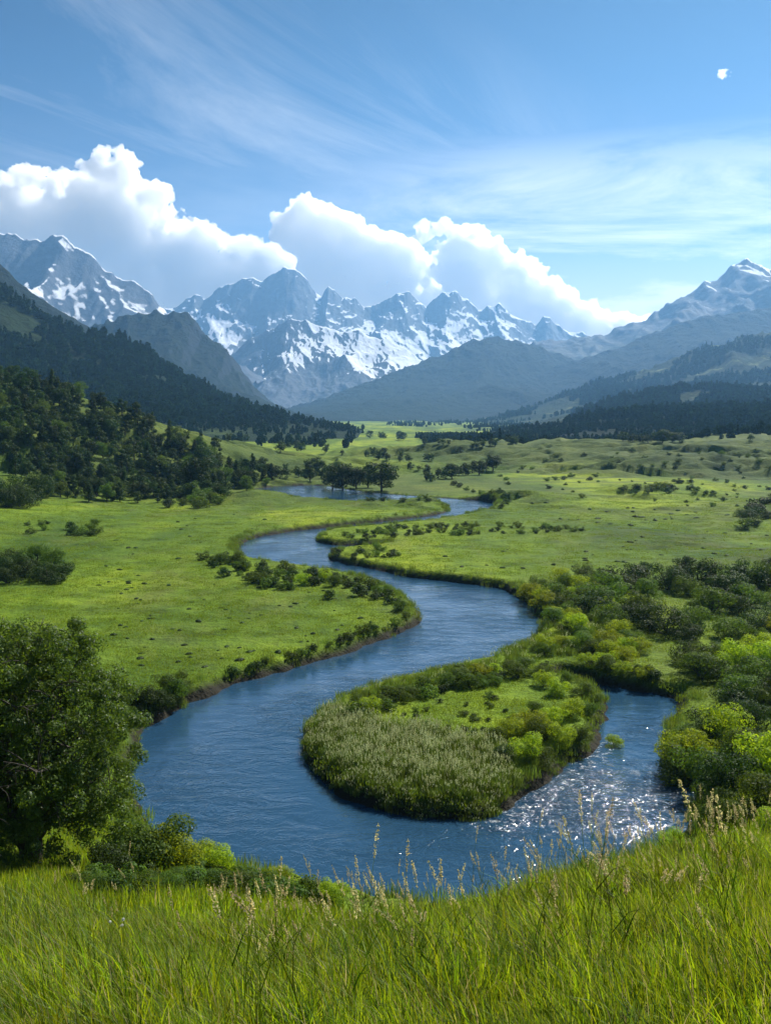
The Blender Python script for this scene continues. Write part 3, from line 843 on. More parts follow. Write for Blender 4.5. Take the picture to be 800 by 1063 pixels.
def turf():
    r = np.random.default_rng(15)
    protos = [grass_clump(500 + i, 26, .75, .06, .20, .045, [M['grass_short']], 0, seg=1, lean=(0, 0), curve=.7) for i in range(4)]
    X, Y = polar_points(60000, 48, 260, -.52, .52, r, 2.0)
    sd = river_sd(X, Y); dn = fbm(X / 7, Y / 5, 4, 510); k = (sd > .6) & (dn > -.12)
    X, Y = X[k], Y[k]
    P = np.stack([X, Y, ground_z(X, Y)], 1); R, Sx = rand_rs(len(P), r, .7, 1.3, .05); Sx *= (Y / 90)[:, None] ** .35
    gn_scatter('meadow_grass', protos, P, R, Sx)
    # tall sedge along the waterline
    reeds = [grass_clump(520 + i, 46, .55, .30, .85, .034, [M['reed']], 0, seg=2, lean=(0, 0), curve=.35) for i in range(4)]
    A = RIVS; n = 5200; seg = np.hypot(*(np.roll(A, -1, 0) - A).T)
    i = r.choice(len(A), n, p=seg / seg.sum()); t = r.random(n)
    Q = A[i] + (np.roll(A, -1, 0)[i] - A[i]) * t[:, None]
    d = (np.roll(A, -1, 0)[i] - A[i]); nn = np.stack([d[:, 1], -d[:, 0]], 1) / (np.hypot(*d.T)[:, None] + 1e-9)
    off = r.uniform(-1.6, 1.6, n); Q = Q + nn * off[:, None]
    sd = river_sd(Q[:, 0], Q[:, 1]); clump = fbm(Q[:, 0] / 6, Q[:, 1] / 6, 3, 530)
    z = ground_z(Q[:, 0], Q[:, 1])
    far_side = river_sd(Q[:, 0], Q[:, 1] - 1.0) < sd - .3
    k = (sd > .05) & (sd < 1.8) & (clump > -.22) & (~far_side | (r.random(n) < .22)) & (z < 1.5) & (z > -1.25)
    P = np.stack([Q[:, 0], Q[:, 1], z], 1)[k]; R, Sx = rand_rs(len(P), r, .55, 1.15, .1)
    gn_scatter('bank_sedge', reeds, P, R, Sx)
turf()

def reed_clump(seed, n, plume):
    r = np.random.default_rng(seed); g = Geo()
    blades(g, n, r, .55, .7, 1.45, .034, (0, 0), .22, 0, 2)
    if plume:
        a = r.uniform(0, 2 * PI, plume); q = .5 * np.sqrt(r.random(plume))
        for j in range(plume):
            b = np.array([q[j] * math.cos(a[j]), q[j] * math.sin(a[j]), 0]); h = r.uniform(1.15, 1.6)
            top = b + [r.normal() * .10, r.normal() * .10, h]
            g.tube([b, (b + top) / 2, top], [.008, .006, .003], 3, 0)
            m = 16; t = r.uniform(.72, 1.0, m); C = b + (top - b) * t[:, None]; dd = unit(m, r)
            g.leaves(C + dd * .035, dd + unit(m, r) * .5, .10, r, 1, .35)
    return g.mesh('reed_clump', [M['reed'], M['plume']])

def reed_bed():
    r = np.random.default_rng(25)
    front = px_to_world_poly([(318,748),(313,775),(322,800),(350,825),(400,842),(440,850),(500,850),(520,838),(535,815),(530,790),(480,775),(430,765),(380,755),(345,738)], -.5)
    edge = px_to_world_poly([(325,745),(370,722),(450,702),(520,682),(558,660),(560,640),(552,630),(585,615),(615,640),(640,665),(610,680),(560,690),(520,700),(450,715),(390,735),(350,755)], -.3)
    right = px_to_world_poly([(500,850),(560,820),(600,793),(626,765),(600,770),(560,790),(530,805)], -.5)
    plum = [reed_clump(600 + i, 54, 5) for i in range(4)]; plain = [reed_clump(610 + i, 52, 0) for i in range(3)]
    def fill(name, poly, n, protos, thr, s0, s1):
        xs = [p[0] for p in poly]; ys = [p[1] for p in poly]
        X = r.uniform(min(xs), max(xs), n); Y = r.uniform(min(ys), max(ys), n)
        k = inside_mask(X, Y, poly) & (river_sd(X, Y) > .15) & (fbm(X / 4, Y / 4, 3, 620) > thr)
        X, Y = X[k], Y[k]; P = np.stack([X, Y, ground_z(X, Y)], 1); R, Sx = rand_rs(len(P), r, s0, s1, .10); Sx[:, 2] *= np.clip(.42 + river_sd(X, Y) / 5, .42, 1) * (1 + .5 * fbm(X / 2.5, Y / 2.5, 3, 44))
        gn_scatter(name, protos, P, R, Sx)
    fill('reed_bed', front, 4200, plum + plain[:2], -.5, .34, .70)
    fill('reeds', edge, 5200, plum[:2] + plain * 2, -.1, .34, .72)
    fill('reeds', right, 900, plain, -.2, .35, .8)
reed_bed()

# ------------------------------------------------------------------ far woods (stuff) on hill slopes
def low_tree(seed, kind):
    r = np.random.default_rng(seed); g = Geo(); n = 130
    if kind == 'cone':
        z = r.uniform(.05, 1, n); a = r.uniform(0, 2 * PI, n); q = (.24 * (1 - z) + .02) * r.uniform(.5, 1, n)
        P = np.stack([q * np.cos(a), q * np.sin(a), z], 1)
    else:
        d = unit(n, r); P = d * np.array([.36, .36, .42]) * r.uniform(.6, 1, n)[:, None] + [0, 0, .5]
    Nn = P * [1, 1, 0] + unit(n, r) * .25 + [0, 0, .15]
    g.leaves(P, Nn, .24, r, 0, .7)
    return g.mesh('far_tree', M['leaf_far'])
FAR = [low_tree(700 + i, 'cone') for i in range(3)] + [low_tree(710 + i, 'round') for i in range(4)]

def wood(name, key, n, hgt, thr, freq, seed, x0=None, x1=None, tmin=.0, bias=0, foot=.06):
    r = np.random.default_rng(seed); R = ridges[key]
    X = r.uniform(max(R.cx.min(), x0 if x0 is not None else -1e9), min(R.cx.max(), x1 if x1 is not None else 1e9), n)
    Y = R.D - R.W + R.W * r.uniform(tmin, 1.02, n)
    k = (np.abs(X / Y) < .52) & (fbm(X * freq, Y * freq, 5, seed) > thr)
    X, Y = X[k], Y[k]; Z = R.z(X, Y); g = ground_z(X, Y); Z = np.maximum(Z, g)
    k = (r.random(len(Z)) < np.clip((Z - g) / 16, foot, 1)) | (fbm(X / 40, Y / 40, 3, 9) > .22); X, Y, Z = X[k], Y[k], Z[k]
    P = np.stack([X, Y, Z - .5], 1); rot, sc = rand_rs(len(P), r, hgt * .6, hgt * 1.35, .04)
    gn_scatter(name, FAR, P, rot, sc * np.clip((Z - 2) / 14, .55, 1)[:, None])
wood('far_forest', 'B', 22000, 9.5, -.25, 1 / 120, 800)
wood('far_forest', 'R2', 22000, 9, -.10, 1 / 90, 801)
wood('far_forest', 'R1', 12000, 7.5, -.14, 1 / 60, 803, foot=.75)
wood('far_forest', 'R3', 22000, 11, -.02, 1 / 150, 802)

# ------------------------------------------------------------------ clouds
m_cloud, nt, out = new_mat('cloud')
pc = N(nt, 'ShaderNodeVolumeScatter'); pc.inputs['Color'].default_value = (1, 1, 1, 1); pc.inputs['Density'].default_value = .013; pc.inputs['Anisotropy'].default_value = .50
nt.links.new(pc.outputs[0], out.inputs['Volume'])

def cumulus(name, outline, D, base_y, label, seed, rmax=42, cnt=330, vox=26):
    """heap cloud: overlapping billows of many sizes, fused into one surface"""
    r = np.random.default_rng(seed); xs = np.array([p[0] for p in outline], float); ys = np.array([p[1] for p in outline], float)
    tri = bpy.data.meshes.new('t')
    import bmesh
    bm = bmesh.new(); bmesh.ops.create_icosphere(bm, subdivisions=3, radius=1); bm.to_mesh(tri); bm.free()
    V0 = np.array([v.co[:] for v in tri.vertices]); F0 = np.array([p.vertices[:] for p in tri.polygons])
    g = Geo(); k = D / F; placed = 0; tries = 0
    while placed < cnt and tries < 20000:
        tries += 1
        px = r.uniform(xs[0], xs[-1]); top = np.interp(px, xs, ys); 
        f = placed / cnt
        rad = rmax * (.30 + .7 * r.random()) if f < .25 else (rmax * r.uniform(.20, .42) if f < .6 else rmax * r.uniform(.10, .22))
        py = (top + rad * .8 + r.random() * max(0, base_y - top - rad * .8)) if f < .25 else top + rad * .8 + (r.random() ** 1.8) * (base_y - top) * .8
        # keep the ball under the outline all round
        q = np.linspace(-rad, rad, 9); lim = np.interp(px + q, xs, ys, left=base_y + 40, right=base_y + 40)
        if np.any(py - np.sqrt(np.maximum(rad * rad - q * q, 0)) < lim - 2.5): continue
        if py > base_y + 10: continue
        depth = -r.uniform(.1, .9) * rmax * (1 if f >= .25 else r.uniform(-.6, .6))
        x, y, z = at_dist(px, py, D + depth * k)
        sq = np.array([1, 1, r.uniform(.85, 1)])
        g.add(V0 * rad * k * sq + [x, y, z], F0, 3); placed += 1
    me = g.mesh(name, m_cloud, smooth=True); o = link(name, me)
    md = o.modifiers.new('fuse', 'REMESH'); md.mode = 'VOXEL'; md.voxel_size = vox; md.use_smooth_shade = True
    for sz, st in ((430, 150), (180, 90), (75, 52), (36, 26)):
        sz *= min(1, vox / 26); st *= min(1, vox / 26)
        tx = bpy.data.textures.new('billow', 'CLOUDS'); tx.noise_scale = sz; tx.noise_type = 'HARD_NOISE'; tx.noise_depth = 1
        d = o.modifiers.new('billow', 'DISPLACE'); d.texture = tx; d.strength = st; d.texture_coords = 'GLOBAL'; d.mid_level = .4
    tag(o, label, 'cloud', None); return o
cumulus('cloud', [(-60,200),(-20,182),(0,176),(30,168),(60,172),(85,165),(100,152),(122,148),(142,160),(158,182),(184,194),(192,215),(230,235),(262,242),(296,254),(312,278),(318,330)], 15500, 330,
        'big white heap cloud towering above the snowy mountains at upper left', 1)
cumulus('cloud', [(276,300),(277,232),(290,212),(303,198),(322,205),(348,212),(372,220),(388,232),(412,242),(436,250),(452,262),(462,300)], 16500, 320,
        'white heap cloud just above the highest central snowy peak', 2, rmax=34, cnt=280)
cumulus('cloud', [(415,300),(424,240),(436,226),(455,222),(480,224),(500,232),(514,246),(540,258),(566,272),(588,292),(604,308),(640,322),(675,326),(700,336),(712,348)], 17500, 350,
        'white heap cloud sloping down to the right above the central mountains', 3, rmax=34, cnt=280)
cumulus('cloud', [(743,82),(746,70),(752,66),(758,70),(761,80)], 9000 + 4000, 80, 'tiny lone white cloud high in the blue sky at right', 4, rmax=5, cnt=26, vox=16)

# ------------------------------------------------------------------ woody plants one by one
B = 'bush'
# --- wooded left hill
forest_poly = [(-60,372),(0,385),(50,398),(110,420),(165,445),(200,458),(240,480),(285,497),(290,504),(262,512),(215,517),(150,524),(110,522),(60,520),(20,500),(0,470),(-60,450)]
for i, (a, b) in enumerate(sorted(scatter_px(forest_poly, 470, 5), key=lambda q: q[1])):
    p = hit(a, b, 60)
    if p is None or not dry(p): continue
    k = random.choices(['round', 'pine', 'cone', 'roundmid'], [4, 4, 5, 2])[0]
    lab = {'roundmid': 'brighter green round-crowned tree in the wood on the left hillside', 'round': 'dark round-crowned tree in the wood on the left hillside', 'pine': 'dark open-crowned tree in the wood on the left hillside', 'cone': 'dark pointed conifer in the wood on the left hillside'}[k]
    place_tree(k, p, px_h(p, random.uniform(10, 22)) , lab, 'trees of the wood on the left hillside (%s)' % {'roundmid': 'brighter crowns', 'round': 'round crowns', 'pine': 'open crowns', 'cone': 'pointed crowns'}[k], wide=1.15)
# --- named trees and groups
def T(px, py, hp, kind, label, group=None, wide=1.1):
    p = hit(px, py, 40)
    if p: return place_tree(kind, p, px_h(p, hp), label, group, wide)
def Bu(px, py, hp, kind, label, group=None, wide=1.1, dmin=40):
    p = hit(px, py, dmin)
    if p: return place_bush(kind, p, px_h(p, hp), label, group, wide)
T(212, 492, 32, 'round', 'dark broad tree standing at the right foot of the wooded hill')
T(203, 510, 38, 'round', 'tall dark tree at the lower right corner of the hillside wood')
for q, (a, b, h) in enumerate([(345,509,30),(356,510,34),(370,507,26),(382,506,24)]):
    T(a, b, h, 'round', 'dark tree in the clump left of the river bend in mid valley', 'tree clump beside the far river bend')
T(396, 510, 33, 'round', 'rounded dark tree, right edge of the clump by the far river bend', wide=1.35)
for a, b, h in [(322,500,20),(334,497,18),(310,496,14),(298,497,12)]:
    T(a, b, h, 'pine', 'small dark tree left of the clump by the far river bend', 'small trees left of the far clump')
T(291, 470, 14, 'round', 'single dark tree on the pale meadow shelf beyond the river')
for a in range(455, 512, 7):
    b = 497 - (a - 455) * .16 + random.uniform(-3, 3)
    T(a, b, random.uniform(12, 20), 'round', 'dark tree of the group at the left foot of the green hill', 'trees at the left foot of the green hill', 1.3)
for a, b, h in [(646,459,11),(656,459,10),(664,459,11),(672,460,10)]:
    T(a, b, h, 'round', 'dark low tree in the left row on the green hill crest', 'left tree row on the hill crest', 1.5)
T(687, 460, 16, 'round', 'biggest dark tree on the crest of the green hill', wide=1.5)
for a, b, h in [(697,460,12),(705,460,11)]:
    T(a, b, h, 'round', 'dark low tree just right of the biggest crest tree', 'trees right of the biggest crest tree', 1.5)
T(778, 458, 8, 'round', 'small dark tree at the right end of the green hill crest', wide=1.4)
# --- hedge lines and scattered trees on the mid valley floor
def line_trees(P, n, h0, h1, label, group, kind='round', jit=2.5, wide=1.25):
    for i in range(n):
        t = random.random() * (len(P) - 1); j = int(t); f = t - j
        a = P[j][0] + (P[j + 1][0] - P[j][0]) * f; b = P[j][1] + (P[j + 1][1] - P[j][1]) * f + random.uniform(-jit, jit)
        p = hit(a + random.uniform(-2, 2), b, 60)
        if p and dry(p): place_tree(kind, p, px_h(p, random.uniform(h0, h1)), label, group, wide)
line_trees([(215,452),(270,462),(330,468),(395,476),(450,478)], 26, 6, 11, 'small dark tree in the hedge line across the pale meadow shelf', 'hedge line across the meadow shelf')
line_trees([(250,446),(320,450),(400,455),(470,462)], 34, 6, 10, 'small dark tree in the farthest tree line across the valley', 'farthest tree line', jit=3)
line_trees([(222,487),(262,490),(300,493),(330,490)], 16, 8, 16, 'dark tree on the flat between the wood and the far clump', 'trees between the wood and the far clump', jit=5)
line_trees([(470,470),(520,462),(560,455)], 18, 6, 11, 'dark tree in the line below the blue hills right of centre', 'tree line below the blue hills', jit=3)
line_trees([(400,488),(440,492),(450,500)], 8, 6, 12, 'small dark tree between the far clump and the green hill', 'trees between the far clump and the green hill', jit=4)

def bushes(poly, n, h0, h1, kinds, label, group, mind=5, wide=1.15, dmin=40, wet=.5):
    for a, b in scatter_px(poly, n, mind):
        p = hit(a, b, dmin)
        if p is None or not dry(p, wet): continue
        k = random.choice(kinds)
        place_bush(k, p, px_h(p, random.uniform(h0, h1)), label, group, wide)
# left meadow clusters
bushes([(0,585),(20,580),(55,590),(80,600),(60,607),(0,607)], 13, 14, 26, ['dark', 'dark', 'mid'], 'dark bush in the thicket on the left edge of the meadow', 'thicket at the left edge of the meadow', 9)
bushes([(68,548),(100,545),(102,556),(75,560)], 7, 8, 13, ['lowdark'], 'dark bush of the small cluster on the left meadow slope', 'small cluster on the left meadow slope', 5)
bushes([(0,515),(45,515),(45,528),(0,530)], 6, 16, 27, ['dark'], 'dark bush in front of the wood at the far left', 'bushes in front of the wood at far left', 9)
bushes([(20,545),(50,540),(58,552),(25,556)], 5, 5, 9, ['lowdark'], 'low dark shrub just left of the small meadow cluster', 'shrubs left of the small meadow cluster', 6)
bushes([(160,515),(290,502),(260,512),(215,528),(170,530)], 26, 6, 14, ['lowdark', 'lowmid'], 'low bush along the foot of the left wood', 'bushes along the foot of the left wood', 5)
bushes([(205,578),(240,582),(300,592),(360,600),(395,612),(425,632),(400,625),(340,612),(290,612),(235,600)], 62, 6, 15, ['lowdark', 'lowmid', 'mid', 'light'], 'small bush in the band along the left bank at the middle bend', 'bush band on the left bank', 5, wet=.3)
Bu(341, 622, 12, 'light', 'pale yellow green bush at the lower edge of the left bank band')
Bu(415, 634, 16, 'mid', 'rounded bush at the tip of the left meadow beside the water')
bushes([(110,742),(150,722),(190,712),(215,712),(190,728),(150,752),(128,760)], 14, 11, 27, ['dark', 'mid', 'mid'], 'leafy bush on the left bank behind the big tree', 'bushes on the left bank behind the big tree', 9, wet=.1)
bushes([(215,712),(300,688),(380,662),(425,645),(420,640),(330,672),(240,700)], 30, 4, 12, ['mid', 'lowmid', 'dark'], 'low bush along the curved left bank of the meadow', 'low bushes on the curved left bank', 6, wet=.1)
# old channel hedge
bushes([(345,557),(390,549),(450,546),(520,547),(600,549),(612,551),(560,554),(450,556),(380,560)], 60, 4, 8, ['lowdark', 'lowmid', 'lowdark'], 'low bush in the dark strip across the right meadow', 'dark strip of bushes across the meadow', 4, 1.3, wet=.4)
bushes([(345,573),(400,570),(440,576),(380,582),(350,581)], 14, 5, 9, ['lowmid', 'light', 'lowdark'], 'small bush on the pointed spit at the middle bend', 'bushes on the pointed spit', 5, 1.2, wet=.3)
bushes([(455,500),(520,512),(540,516),(520,528),(512,519)], 12, 4, 8, ['lowdark', 'lowmid'], 'small bush outside the far river bend', 'bushes outside the far river bend', 5, 1.3, wet=.5)
bushes([(330,507),(400,514),(470,518),(500,520),(460,523),(350,519)], 14, 3, 6, ['lowdark'], 'low bush on the strip inside the far river bend', 'bushes inside the far river bend', 5, 1.4, wet=.5)
# right hill: scattered
hillp = [(500,490),(560,478),(640,466),(800,466),(800,535),(700,530),(600,520),(520,508)]
bushes(hillp, 85, 2, 5.5, ['lowdark'], 'small dark shrub on the terraced green hillside', 'shrubs on the terraced green hillside', 7, 1.4)
bushes([(640,508),(700,500),(720,508),(690,514),(645,514)], 9, 6, 9, ['lowdark'], 'dark shrub in the row halfway up the green hillside', 'shrub row halfway up the green hillside', 6, 1.4)
bushes([(760,535),(795,520),(800,545),(770,550)], 9, 8, 15, ['lowdark', 'dark'], 'dark shrub in the clump at the right end of the hillside', 'shrub clump at the right end of the hillside', 6, 1.3)
# right bank corridor
bushes([(520,628),(560,610),(600,600),(625,612),(630,640),(600,655),(565,645),(545,628)], 34, 11, 20, ['light', 'mid', 'mid', 'light'], 'leafy bush along the right bank below the meadow', 'bushes along the right bank below the meadow', 9, wet=.5)
bushes([(590,640),(640,655),(680,690),(640,700),(600,690),(560,680)], 24, 12, 22, ['mid', 'light', 'mid'], 'leafy bush on the neck between the two water arms', 'bushes on the neck between two water arms', 9, wet=.4)
# the right thicket
thk = [(600,612),(640,602),(700,604),(760,602),(830,606),(830,640),(760,640),(740,648),(700,660),(640,655),(610,640)]
bushes(thk, 33, 16, 32, ['dark', 'dark', 'mid'], 'bushy shrub in the upper part of the right thicket', 'upper part of the right thicket', 12)
thk2 = [(700,668),(740,652),(760,655),(830,645),(830,745),(770,760),(735,735),(712,700)]
bushes(thk2, 29, 18, 36, ['dark', 'dark', 'mid', 'light'], 'bushy shrub in the middle of the right thicket', 'middle of the right thicket', 15)
bushes([(570,700),(620,690),(660,695),(700,712),(660,706),(610,701)], 16, 10, 18, ['mid', 'light', 'lowdark'], 'low bush above the dark cut bank at right', 'bushes above the dark cut bank', 9, wet=.8)
for a, b, h in [(745,626,30),(668,598,16),(710,600,24),(800,600,22),(765,606,20)]:
    T(a, b, h, 'round', 'round dark tree rising out of the right thicket', 'trees rising out of the right thicket', 1.3)
# light shrubs on the right bank
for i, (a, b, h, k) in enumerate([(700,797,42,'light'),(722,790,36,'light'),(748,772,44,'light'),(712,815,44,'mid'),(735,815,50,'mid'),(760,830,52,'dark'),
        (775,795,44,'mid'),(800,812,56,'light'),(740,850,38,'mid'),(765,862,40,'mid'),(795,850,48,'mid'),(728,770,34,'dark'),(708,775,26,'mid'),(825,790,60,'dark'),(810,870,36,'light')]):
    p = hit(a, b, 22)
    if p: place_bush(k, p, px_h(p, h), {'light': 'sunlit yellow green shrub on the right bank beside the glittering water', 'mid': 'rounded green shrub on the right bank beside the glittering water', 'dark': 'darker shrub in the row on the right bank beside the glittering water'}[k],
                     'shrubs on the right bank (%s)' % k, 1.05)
# island bushes
isl_b = [(512,772,26,'mid'),(530,765,30,'light'),(548,758,34,'light'),(565,768,32,'mid'),(582,776,34,'light'),(600,770,24,'mid'),(545,788,36,'light'),(562,796,30,'mid'),(524,790,24,'dark'),
 (590,745,30,'light'),(610,742,24,'mid'),(575,752,26,'light'),(556,742,20,'mid'),(604,722,22,'mid'),(618,730,16,'mid'),(580,722,24,'light'),(565,712,24,'light'),(590,708,16,'mid')]
for a, b, h, k in isl_b:
    p = hit(a, b, 40)
    if p and dry(p, .2): place_bush(k, p, px_h(p, h * .78), {'light': 'sunlit yellow green bush on the right side of the reedy island', 'mid': 'mid green bush on the right side of the reedy island', 'dark': 'dark bush on the right side of the reedy island'}[k], 'island bushes (%s)' % k, 1.15)
bushes([(345,748),(380,730),(450,712),(530,695),(580,690),(560,705),(490,715),(420,730),(370,750)], 40, 8, 20, ['light', 'mid', 'lowmid', 'mid'], 'low bush along the upper shore of the reedy island', 'upper shore of the reedy island', 7, 1.25, wet=.3)
bushes([(405,745),(470,725),(530,720),(540,740),(500,765),(430,758)], 26, 4, 8, ['lowmid', 'lowdark'], 'tiny shrub on the open turf of the island', 'tiny shrubs on the island turf', 6, 1.4)
# little islet in the river
isp = on_plane(637, 774, -1.0)
place_bush('light', (isp[0], isp[1], -1.1), .85, 'pale bush growing alone out of the water right of the island', None, 1.15)
# near bank, left
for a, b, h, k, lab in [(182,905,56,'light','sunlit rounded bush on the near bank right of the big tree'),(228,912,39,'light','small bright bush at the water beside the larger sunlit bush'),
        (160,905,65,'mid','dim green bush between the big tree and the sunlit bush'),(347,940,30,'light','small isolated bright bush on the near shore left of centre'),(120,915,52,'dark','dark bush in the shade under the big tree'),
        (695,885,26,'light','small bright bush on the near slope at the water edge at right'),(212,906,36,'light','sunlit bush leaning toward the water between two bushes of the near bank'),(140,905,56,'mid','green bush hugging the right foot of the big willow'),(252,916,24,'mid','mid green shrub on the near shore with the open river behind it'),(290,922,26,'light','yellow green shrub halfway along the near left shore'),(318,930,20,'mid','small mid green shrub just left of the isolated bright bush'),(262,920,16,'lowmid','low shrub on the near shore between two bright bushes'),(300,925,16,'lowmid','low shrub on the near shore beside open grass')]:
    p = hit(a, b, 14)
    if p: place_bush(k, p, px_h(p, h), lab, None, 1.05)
bushes([(70,925),(130,918),(210,915),(330,930),(330,938),(200,930),(100,935)], 50, 12, 28, ['lowmid', 'lowdark', 'mid'], 'low shrub in the undergrowth along the near left bank', 'undergrowth on the near left bank', 8, 1.3, dmin=20, wet=.2)

# ------------------------------------------------------------------ tussocks of the meadow
def tuss_mesh(seed):
    r = np.random.default_rng(seed); g = Geo()
    a = np.linspace(0, 2 * PI, 9)[:-1]; rr = r.uniform(.7, 1.2, 8)
    V = [np.stack([np.cos(a) * rr * s, np.sin(a) * rr * s * .8, np.full(8, z)], 1) for s, z in ((1, -.1), (.9, .22), (.55, .42))] + [np.array([[0, 0, .48]])]
    V = np.concatenate(V); f = []
    for k in range(2):
        for j in range(8): f.append([k * 8 + j, k * 8 + (j + 1) % 8, (k + 1) * 8 + (j + 1) % 8, (k + 1) * 8 + j])
    g.add(V, f, 4, 0); g.add(V, [[16 + j, 16 + (j + 1) % 8, 24] for j in range(8)], 3, 0)
    n = 60; d = unit(n, r); d[:, 2] = abs(d[:, 2]); g.leaves(d * [.9, .75, .5], d + unit(n, r) * .5, .35, r, 0, .4)
    return g.mesh('tussock', [M['leaf_dark']])
TU = [tuss_mesh(900 + i) for i in range(4)]
def tussocks(poly, n, label, group, s0=.2, s1=.55):
    for a, b in scatter_px(poly, n, 4):
        p = hit(a, b, 45)
        if p is None or not dry(p, 1.5): continue
        s = random.uniform(s0, s1)
        s *= .68; o = link('tussock', random.choice(TU), loc=p, rot=(0, 0, random.uniform(0, 6)), scale=(s * random.uniform(.9, 1.5), s, s * random.uniform(.7, 1.2))); tag(o, label, 'tussock', group)
tussocks([(60,620),(250,585),(400,630),(330,670),(220,700),(130,690),(60,650)], 75, 'small dark tussock on the left meadow inside the bend', 'tussocks on the left meadow')
tussocks([(110,560),(250,525),(300,530),(240,560),(200,600),(100,620)], 24, 'tiny dark tussock on the bright meadow below the wood', 'tussocks on the meadow below the wood', .3, .7)
tussocks([(440,580),(620,560),(800,545),(800,598),(620,600),(540,612)], 50, 'small dark tussock on the right meadow', 'tussocks on the right meadow', .25, .7)
tussocks([(540,520),(700,528),(800,540),(640,548),(540,540)], 32, 'tiny dark tussock at the foot of the green hillside', 'tussocks at the foot of the green hillside', .4, .9)

# ------------------------------------------------------------------ the big willow at the left
def big_willow():
    r = np.random.default_rng(77)
    p = (-14.6, 40.0, float(ground_z(-14.6, 40.0)))
    hgt = 10.6
    e = bpy.data.objects.new('willow_tree', None); COL.objects.link(e); e.location = (p[0], p[1], p[2] - .15)
    tag(e, 'big dark willow tree with many stems filling the left edge above the near bank', 'tree')
    t = Geo(); tips = []
    t.tube([[0, 0, -.3], [.05, 0, .4], [.1, .05, 1.1]], [.62, .5, .42], 12)
    def limb(b, d, L, rad, lev):
        k = 8; pts = [np.array(b, float)]; d = d / np.linalg.norm(d)
        for i in range(k):
            d = d + r.normal(size=3) * .11 + np.array([0, 0, .05 if lev < 2 else -.05]); d /= np.linalg.norm(d)
            pts.append(pts[-1] + d * L / k)
        t.tube(pts, np.linspace(rad, rad * .35, k + 1), 8 if lev == 0 else 5)
        if lev < 3:
            for j in range([6, 5, 4][lev]):
                i = int(r.integers(2 if lev == 0 else 1, k + 1)); q = unit(1, r)[0] + d * .8 + np.array([0, 0, .15])
                limb(pts[i], q, L * r.uniform(.36, .56), rad * .45, lev + 1)
        if lev >= 1: tips.extend([(pp, L) for pp in pts[3:]])
    for i in range(11):
        a = i / 11 * 2 * PI + r.normal() * .2; sp = r.uniform(.15, .75)
        d = np.array([math.cos(a) * sp, math.sin(a) * sp, 1.0]); 
        limb([.1 * math.cos(a), .1 * math.sin(a), .7], d, hgt * (.62 - .18 * sp) * r.uniform(.85, 1.05), .19, 0)
    tw = link('trunk', t.mesh('trunk', M['bark'], True), e)
    C = np.array([q[0] for q in tips]); keep = C[:, 2] > 1.0; C = C[keep]
    # foliage: along the twigs, and in drooping lumps over the outside of the crown
    cen = np.array([0, 0, 4.9]); rad = np.array([4.9, 4.6, 5.5])
    n = 45000; k = r.integers(0, len(C), n)
    P1 = C[k] + r.normal(size=(n, 3)) * .28; P1 = P1[(((P1 - cen) / rad) ** 2).sum(1) < 1.0]
    d = unit(560, r); d[:, 2] = np.where(d[:, 2] < -.75, -d[:, 2], d[:, 2]); q = r.uniform(.55, 1.0, 560) * (1 + .10 * noise2(d[:, 0] * 2.3, d[:, 2] * 2.3 + d[:, 1], 4))
    CC = cen + d * rad * q[:, None]; RR = r.uniform(.28, .62, 560)
    n = 150000; k = r.integers(0, 560, n); dd = unit(n, r)
    P2 = CC[k] + dd * (RR[k] * r.uniform(.7, 1.02, n))[:, None] * [1, 1, .8]
    P = np.concatenate([P1, P2]); NN = np.concatenate([unit(len(P1), r) + [0, 0, .3], dd + unit(n, r) * .6])
    ok = P[:, 2] > .2; P = P[ok]; NN = NN[ok]
    g = Geo(); g.leaves(P, NN, .13, r, 0, .42)
    link('crown', g.mesh('crown', M['leaf_willow']), e)
    print('willow', p, len(C), C.min(0), C.max(0))
big_willow()
p = at_dist(-22, 760, 62); zg = float(ground_z(np.array([p[0]]), np.array([p[1]]))[0])
place_tree('roundmid', (p[0] - 3, 66, zg), 8.2, 'second tree whose top shows behind the big willow at the left edge', None, 1.2)

# ------------------------------------------------------------------ small things in the foreground grass
def rock(px, py, size, label):
    import bmesh
    p = hit(px, py, 3)
    if p is None: return
    bm = bmesh.new(); bmesh.ops.create_icosphere(bm, subdivisions=3, radius=1)
    for v in bm.verts:
        c = v.co; k = 1 + .35 * float(noise2(c.x * 1.7 + px, c.y * 1.7 + c.z, 5)) + .12 * float(noise2(c.x * 5, c.z * 5 + c.y * 3, 6))
        v.co = Vector((c.x * k, c.y * k * .7, c.z * k * .5))
    me = bpy.data.meshes.new('rock'); bm.to_mesh(me); bm.free(); me.materials.append(M['rock'])
    for q in me.polygons: q.use_smooth = False
    o = link('rock', me, loc=(p[0], p[1], p[2] + size * .35), scale=(size,) * 3); tag(o, label, 'rock')
rock(193, 985, .20, 'grey rock half hidden in the foreground grass at lower left')
def flower(px, py, label):
    p = hit(px, py, 3)
    if p is None: return
    e = bpy.data.objects.new('wildflower', None); COL.objects.link(e); e.location = p; tag(e, label, 'flower', None)
    r = np.random.default_rng(int(px)); s = Geo(); f = Geo()
    for k in range(3):
        top = np.array([r.normal() * .06, r.normal() * .05, r.uniform(.5, .68)])
        s.tube([[0, 0, 0], top * .5 + [0.01, 0, 0], top], [.005, .004, .003], 4)
        n = 40; d = unit(n, r); f.leaves(top + d * .016, d + unit(n, r) * .3, .02, r, 0, .7)
    link('stem', s.mesh('stem', M['grass']), e); link('blossom', f.mesh('blossom', M['petal']), e)
flower(128, 1004, 'small white wildflower in the foreground grass at lower left')

flush_queue()

